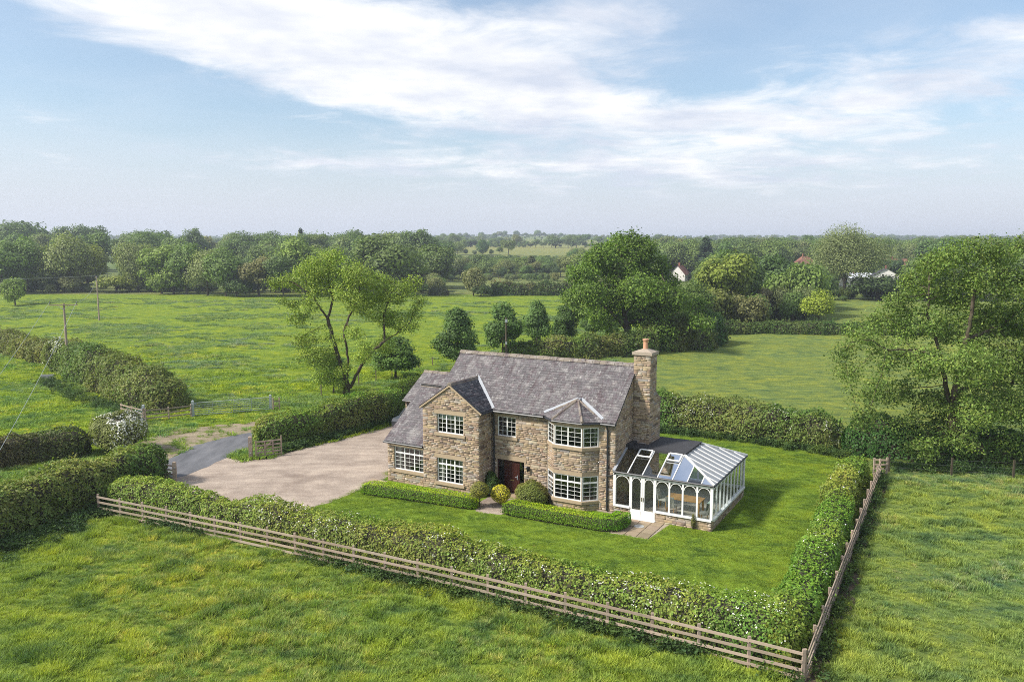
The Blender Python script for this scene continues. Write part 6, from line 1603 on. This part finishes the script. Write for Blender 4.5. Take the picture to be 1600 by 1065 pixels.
fill(-80, 690, 243, 258, 4.2, 425, 452, 2, 7, gap, (.9, 1.5), .8)
fill(1200, 1720, 205, 232, 5.0, 440, 462, 1.8, 5, None, (.9, 1.6), .9)
fill(1085, 1200, 132, 165, 4.0, 455, 500, 1.5, 6, None, (.9, 1.4), .8)
# hedgerows and copses out to the skyline
for k in range(26):
    y0 = sr.uniform(560, 2100); px0 = sr.uniform(-100, 1650); L = sr.uniform(120, 460); sl = sr.uniform(-.25, .25)
    for t in np.arange(0, L, sr.uniform(5, 9)):
        x = x_at(px0, y0) + t; y = y0 + sl * t + sr.normal(0, 2)
        if 795 < 800 + x / y * CAM_F < 905 and 570 < y < 780: continue
        H = sr.uniform(3.5, 7) if sr.random() < .6 else sr.uniform(8, 14); add_far(x, y, H, H * sr.uniform(.8, 1.2), int(sr.integers(0, 8)))
fill(-100, 1700, 700, 900, 36, 372, 386, 4, 14, lambda px, y: 790 < px < 910)
fill(-100, 1700, 900, 1500, 32, 370, 384, 4, 14); fill(-100, 1700, 1500, 3000, 46, 366, 378, 6, 14)
fill(690, 1000, 780, 830, 13, 380, 392, 4, 10, lambda px, y: vnoise(np.array([[px * .02, 0, 0]]))[0] < .4)
FWa = np.array([q[:5] for q in FW]); kid = np.array([q[5] for q in FW])
dim = np.array([PDIM[k] for k in far_kinds], float)[kid]
sc3 = np.c_[FWa[:, 4] / dim[:, 1], FWa[:, 4] / dim[:, 1], FWa[:, 3] / dim[:, 0]]
scatter('woodland', 'massed broadleaf woods and hedgerow trees out to the skyline', FWa[:, :3] + np.array([0, 0, -.2]), sr.uniform(0, 6.28, len(FW)), sc3, kid, far_protos)

# ------------------------------------------------------------------ grass
def tuft(seed, n, rad, hgt, wid, bend=.5):
    rg = np.random.default_rng(seed); a = rg.uniform(0, 6.28, n); r = rad * np.sqrt(rg.random(n)); b = np.c_[r * np.cos(a), r * np.sin(a), 0 * a]
    h = hgt * rg.uniform(.55, 1.15, n); ang = rg.uniform(0, 6.28, n); ln = np.c_[np.cos(ang), np.sin(ang), 0 * ang] * (bend * h * rg.uniform(.2, 1.2, n))[:, None] + b * .5
    w = np.c_[-np.sin(ang), np.cos(ang), 0 * ang] * (wid * rg.uniform(.7, 1.3, n))[:, None] * .5
    up = np.c_[0 * h, 0 * h, h]
    V = np.stack([b - w, b + w, b + ln * .35 + up * .6 + w * .8, b + ln + up, b + ln * .35 + up * .6 - w * .8], 1)
    i = np.arange(n)[:, None] * 5
    t = np.repeat(rg.uniform(.72, 1.25, (n, 1)), 3, 1)
    return mesh_np('tuft', V.reshape(-1, 3), [np.concatenate([i, i + 1, i + 2, i + 4], 1), np.concatenate([i + 4, i + 2, i + 3], 1)], M['blade'], np.concatenate([t, t]))
tall = [(tuft(k, 34, .17, .17, .020, 1.0),) for k in range(4)] + [(tuft(20 + k, 46, .20, .26, .022, .7),) for k in range(2)]
short = [(tuft(40 + k, 46, .17, .042, .014, .8),) for k in range(3)]
coarse = [(tuft(60 + k, 46, .42, .20, .05, .9),) for k in range(3)]
def visible(P, m=70):
    d = P[:, 1] * .993 + CAM_H * .119; px = 800 + P[:, 0] / d * CAM_F; dep = (P[:, 1] * .1187 - CAM_H * .993) / d; py = 532.5 - dep * CAM_F
    return (px > -m) & (px < 1600 + m) & (py < 1065 + m) & (P[:, 1] > 5)
def lay(name, label, P, protos, smin, smax, zone=None, nsc=.5, z=0.):
    n = len(P); nz = vnoise(np.c_[P, np.zeros(n)], nsc, 3.) * .6 + vnoise(np.c_[P, np.zeros(n)], nsc * 3.1, 8.) * .4
    s = smin + (smax - smin) * np.clip((nz - .25) * 2, 0, 1) * sr.uniform(.75, 1.25, n)
    pid = sr.integers(0, len(protos), n)
    if len(protos) == 6: pid = np.where(nz > .58, sr.integers(4, 6, n), sr.integers(0, 4, n))
    zt = np.asarray(zone if zone is not None else zone_tint(P[:, 0], P[:, 1])) * np.ones((n, 3))
    sp_ = np.array([(1, 1, 1), (1.18, 1.08, 1.5), (.80, .94, 1.25), (1.45, 1.14, 1.9), (.86, .86, .9)]); w_ = np.clip((vnoise(np.c_[P, np.zeros(n)], .27, 12.) - .42) * 2.6, 0, .8)
    pick = np.where(sr.random(n) < w_, sr.integers(1, 5, n), 0); zt = zt * (sp_[pick] if len(protos) != 3 or protos is coarse else 1.0)
    return scatter(name, label, np.c_[P, np.full(n, z) if np.isscalar(z) else z], sr.uniform(0, 6.28, n), s, pid, protos, zt)
def region(x0, x1, y0, y1, dens, cond):
    n = int((x1 - x0) * (y1 - y0) * dens); P = np.c_[sr.uniform(x0, x1, n), sr.uniform(y0, y1, n)]; P = P[visible(P)]; return P[cond(P)]
P = region(-36, 13, 16, 46, 36, lambda P: (P[:, 1] < np.where(P[:, 0] < FA[0], FA[1] + 3, fence_y(np.clip(P[:, 0], FA[0], 12)) - .1)) & (P[:, 0] < right_x(P[:, 1]) - .1))
lay('meadow_grass', 'long tussocky meadow grass in front of the fence', P, tall, .50, 1.10, None, .9)
P = region(9, 44, 15, 52, 26, lambda P: P[:, 0] > right_x(P[:, 1]) + .5 + .3 * np.sin(P[:, 1]))
lay('side_field_grass', 'rough grass in the field right of the side fence', P, tall, .40, .95, None, .9)
bad = [drive, tarmac, LAWN]
P = region(-80, 30, 44, 112, 5.0, lambda P: (sr.random(len(P)) < np.interp(P[:, 1], [60, 110], [1, .15])) & ~(inside(P, drive) | inside(P, tarmac) | inside(P, LAWN)) & ~((P[:, 0] > -8.5) & (P[:, 0] < 24) & (P[:, 1] < 67)) & ~((P[:, 0] > right_x(P[:, 1])) & (P[:, 1] < 52)) & ~(inside(P, verge) & (sr.random(len(P)) < .85)) & ~((P[:, 0] > 3 + (P[:, 1] - 60) * .26) & (P[:, 1] > 52)))
zn = zone_tint(P[:, 0], P[:, 1]) * np.where(vnoise(np.c_[P, P[:, :1] * 0], .22, 5.)[:, None] > .62, np.array([[.75, .85, 1.6]]), 1.0)
Zt = np.interp(P[:, 1], [80, 92], [0, 1]) * 0
lay('field_grass', 'grass tussocks in the fields behind the drive', P, coarse, .5, 1.25, zn, .35, Zt)
tn_ = 90000; P = np.c_[sr.uniform(-150, 30, tn_), sr.uniform(70, 215, tn_)]; P = P[visible(P)]; P = P[(P[:, 0] < 3 + (P[:, 1] - 60) * .26)]
st_ = vnoise(np.c_[P[:, 0] * .11 + P[:, 1] * .03, P[:, 1] * .15, P[:, 0] * 0], 1.0, 4.) * .6 + vnoise(np.c_[P[:, 0] * .5, P[:, 1] * .6, P[:, 0] * 0], 1.0, 6.) * .4; P = P[st_ > .58]
gzz = np.interp(P[:, 1], [80, 92, 210, 230], [0, 1, 1, 0]) * ((vnoise(np.c_[P, P[:, :1] * 0], .16) - .5) * .5 + (vnoise(np.c_[P, P[:, :1] * 0], .55, 9.) - .5) * .22)
lay('field_tussocks', 'bluish tussocks streaking the open left field', P, coarse, .6, 1.4, (.165, .235, .075), .35, gzz - .03)
LP = np.array(LAWN); P = region(LP[:, 0].min(), LP[:, 0].max(), LP[:, 1].min(), LP[:, 1].max(), 42, lambda P: inside(P, LAWN))
u_, v_ = (HC * (P[:, 0] - HX) + HS * (P[:, 1] - HY)), (-HS * (P[:, 0] - HX) + HC * (P[:, 1] - HY))
inh = ((u_ > -14.6) & (u_ < .1) & (v_ > -1.5) & (v_ < 7)) | ((u_ > -.1) & (u_ < 5.5) & (v_ > -.3) & (v_ < 6.7)) | ((u_ > .3) & (u_ < 3.15) & (v_ > -2.85) & (v_ < 0)) | ((u_ > -7.4) & (u_ < -5) & (v_ > -3.5) & (v_ < 0)) | ((u_ > -14.4) & (u_ < 1.4) & (v_ > -2.6) & (v_ < 0))
lay('lawn_grass', 'short mown grass of the garden lawn', P[~inh], short, .8, 1.25, (.155, .222, .026), .9)
# nettles and docks along fences and hedge feet
wd = []
for k in range(3):
    rg = np.random.default_rng(80 + k); n = 90; q = rg.normal(0, .16, (n, 3)); q[:, 2] = rg.uniform(.02, .55, n) * rg.uniform(.5, 1, n)
    wd.append((leaf_mesh('weed', q, rg.normal(0, .6, (n, 3)) + np.array([0, 0, .7]), .13 * rg.uniform(.6, 1.3, n), np.repeat(rg.uniform(.7, 1.3, (n, 1)), 3, 1), rg, .5, 'blade'),))
W_ = []
for x in np.arange(FA[0] - .5, FB[0], .06):
    nz = vnoise(np.array([[x, 0, 0]]), .35, 2.)[0]
    if sr.random() < max(0, (nz - .30) * 2.0): W_.append((x, float(fence_y(x)) - abs(sr.normal(.15, .28)) + .1))
for y in np.arange(FB[1], RB[1], .10):
    if sr.random() < .45: W_.append((float(right_x(y)) + sr.normal(.25, .2), y))
for t in np.linspace(0, 1, 420):
    x = np.interp(t, [0, .33, .66, 1], [-29.0, -25.2, -23.0, -21.9]); y = np.interp(t, [0, .33, .66, 1], [28.0, 36.0, 41.0, 43.5]); W_.append((x + abs(sr.normal(.8, .7)), y + sr.normal(0, .3)))
for t in np.linspace(0, 1, 260): W_.append((np.interp(t, [0, .5, 1], [-16.3, -12.6, -9.0]) + sr.normal(0, .2), np.interp(t, [0, .5, 1], [54.6, 59.3, 66.0]) - abs(sr.normal(.1, .35))))
for t in np.linspace(0, 1, 300): W_.append((np.interp(t, [0, 1], [24, 40]) + sr.normal(0, .3), np.interp(t, [0, 1], [50.4, 47.6]) + sr.normal(0, .5)))
for t in np.linspace(0, 1, 320): W_.append((np.interp(t, [0, .5, 1], [9.5, 17.0, 23.0]) + sr.normal(0, .3), np.interp(t, [0, .5, 1], [61.6, 57.9, 53.0]) + sr.normal(0, .35)))
for t in np.linspace(0, 1, 300): W_.append((np.interp(t, [0, .5, 1], [-50.0, -40.0, -31.5]) + sr.normal(0, .6), np.interp(t, [0, .5, 1], [84.5, 73.5, 66.5]) + sr.normal(-.3, .7)))
P = np.array(W_); n = len(P)
scatter('weeds', 'nettles and docks along the fences and hedge feet', np.c_[P, np.zeros(n)], sr.uniform(0, 6.28, n), sr.uniform(.5, 1.25, n), sr.integers(0, 3, n), wd, np.array([(.050, .085, .022)]) * sr.uniform(.75, 1.35, (n, 1)))

# ================================================================== haze
mb = MB(); mb.box(-7200, 7200, -260, 7000, -6, 62)
m = bpy.data.materials.new('haze_air'); m.use_nodes = True; nt = m.node_tree; nt.nodes.clear()
out = nd(nt, 'ShaderNodeOutputMaterial'); pv_ = nd(nt, 'ShaderNodeVolumePrincipled', {'Color': (.80, .87, 1.0, 1), 'Density': .00030, 'Anisotropy': .2})
nt.links.new(pv_.outputs[0], out.inputs['Volume'])
hz_ = mb.build('haze', m, None, label='thin blue summer haze over the far fields', kind='stuff')
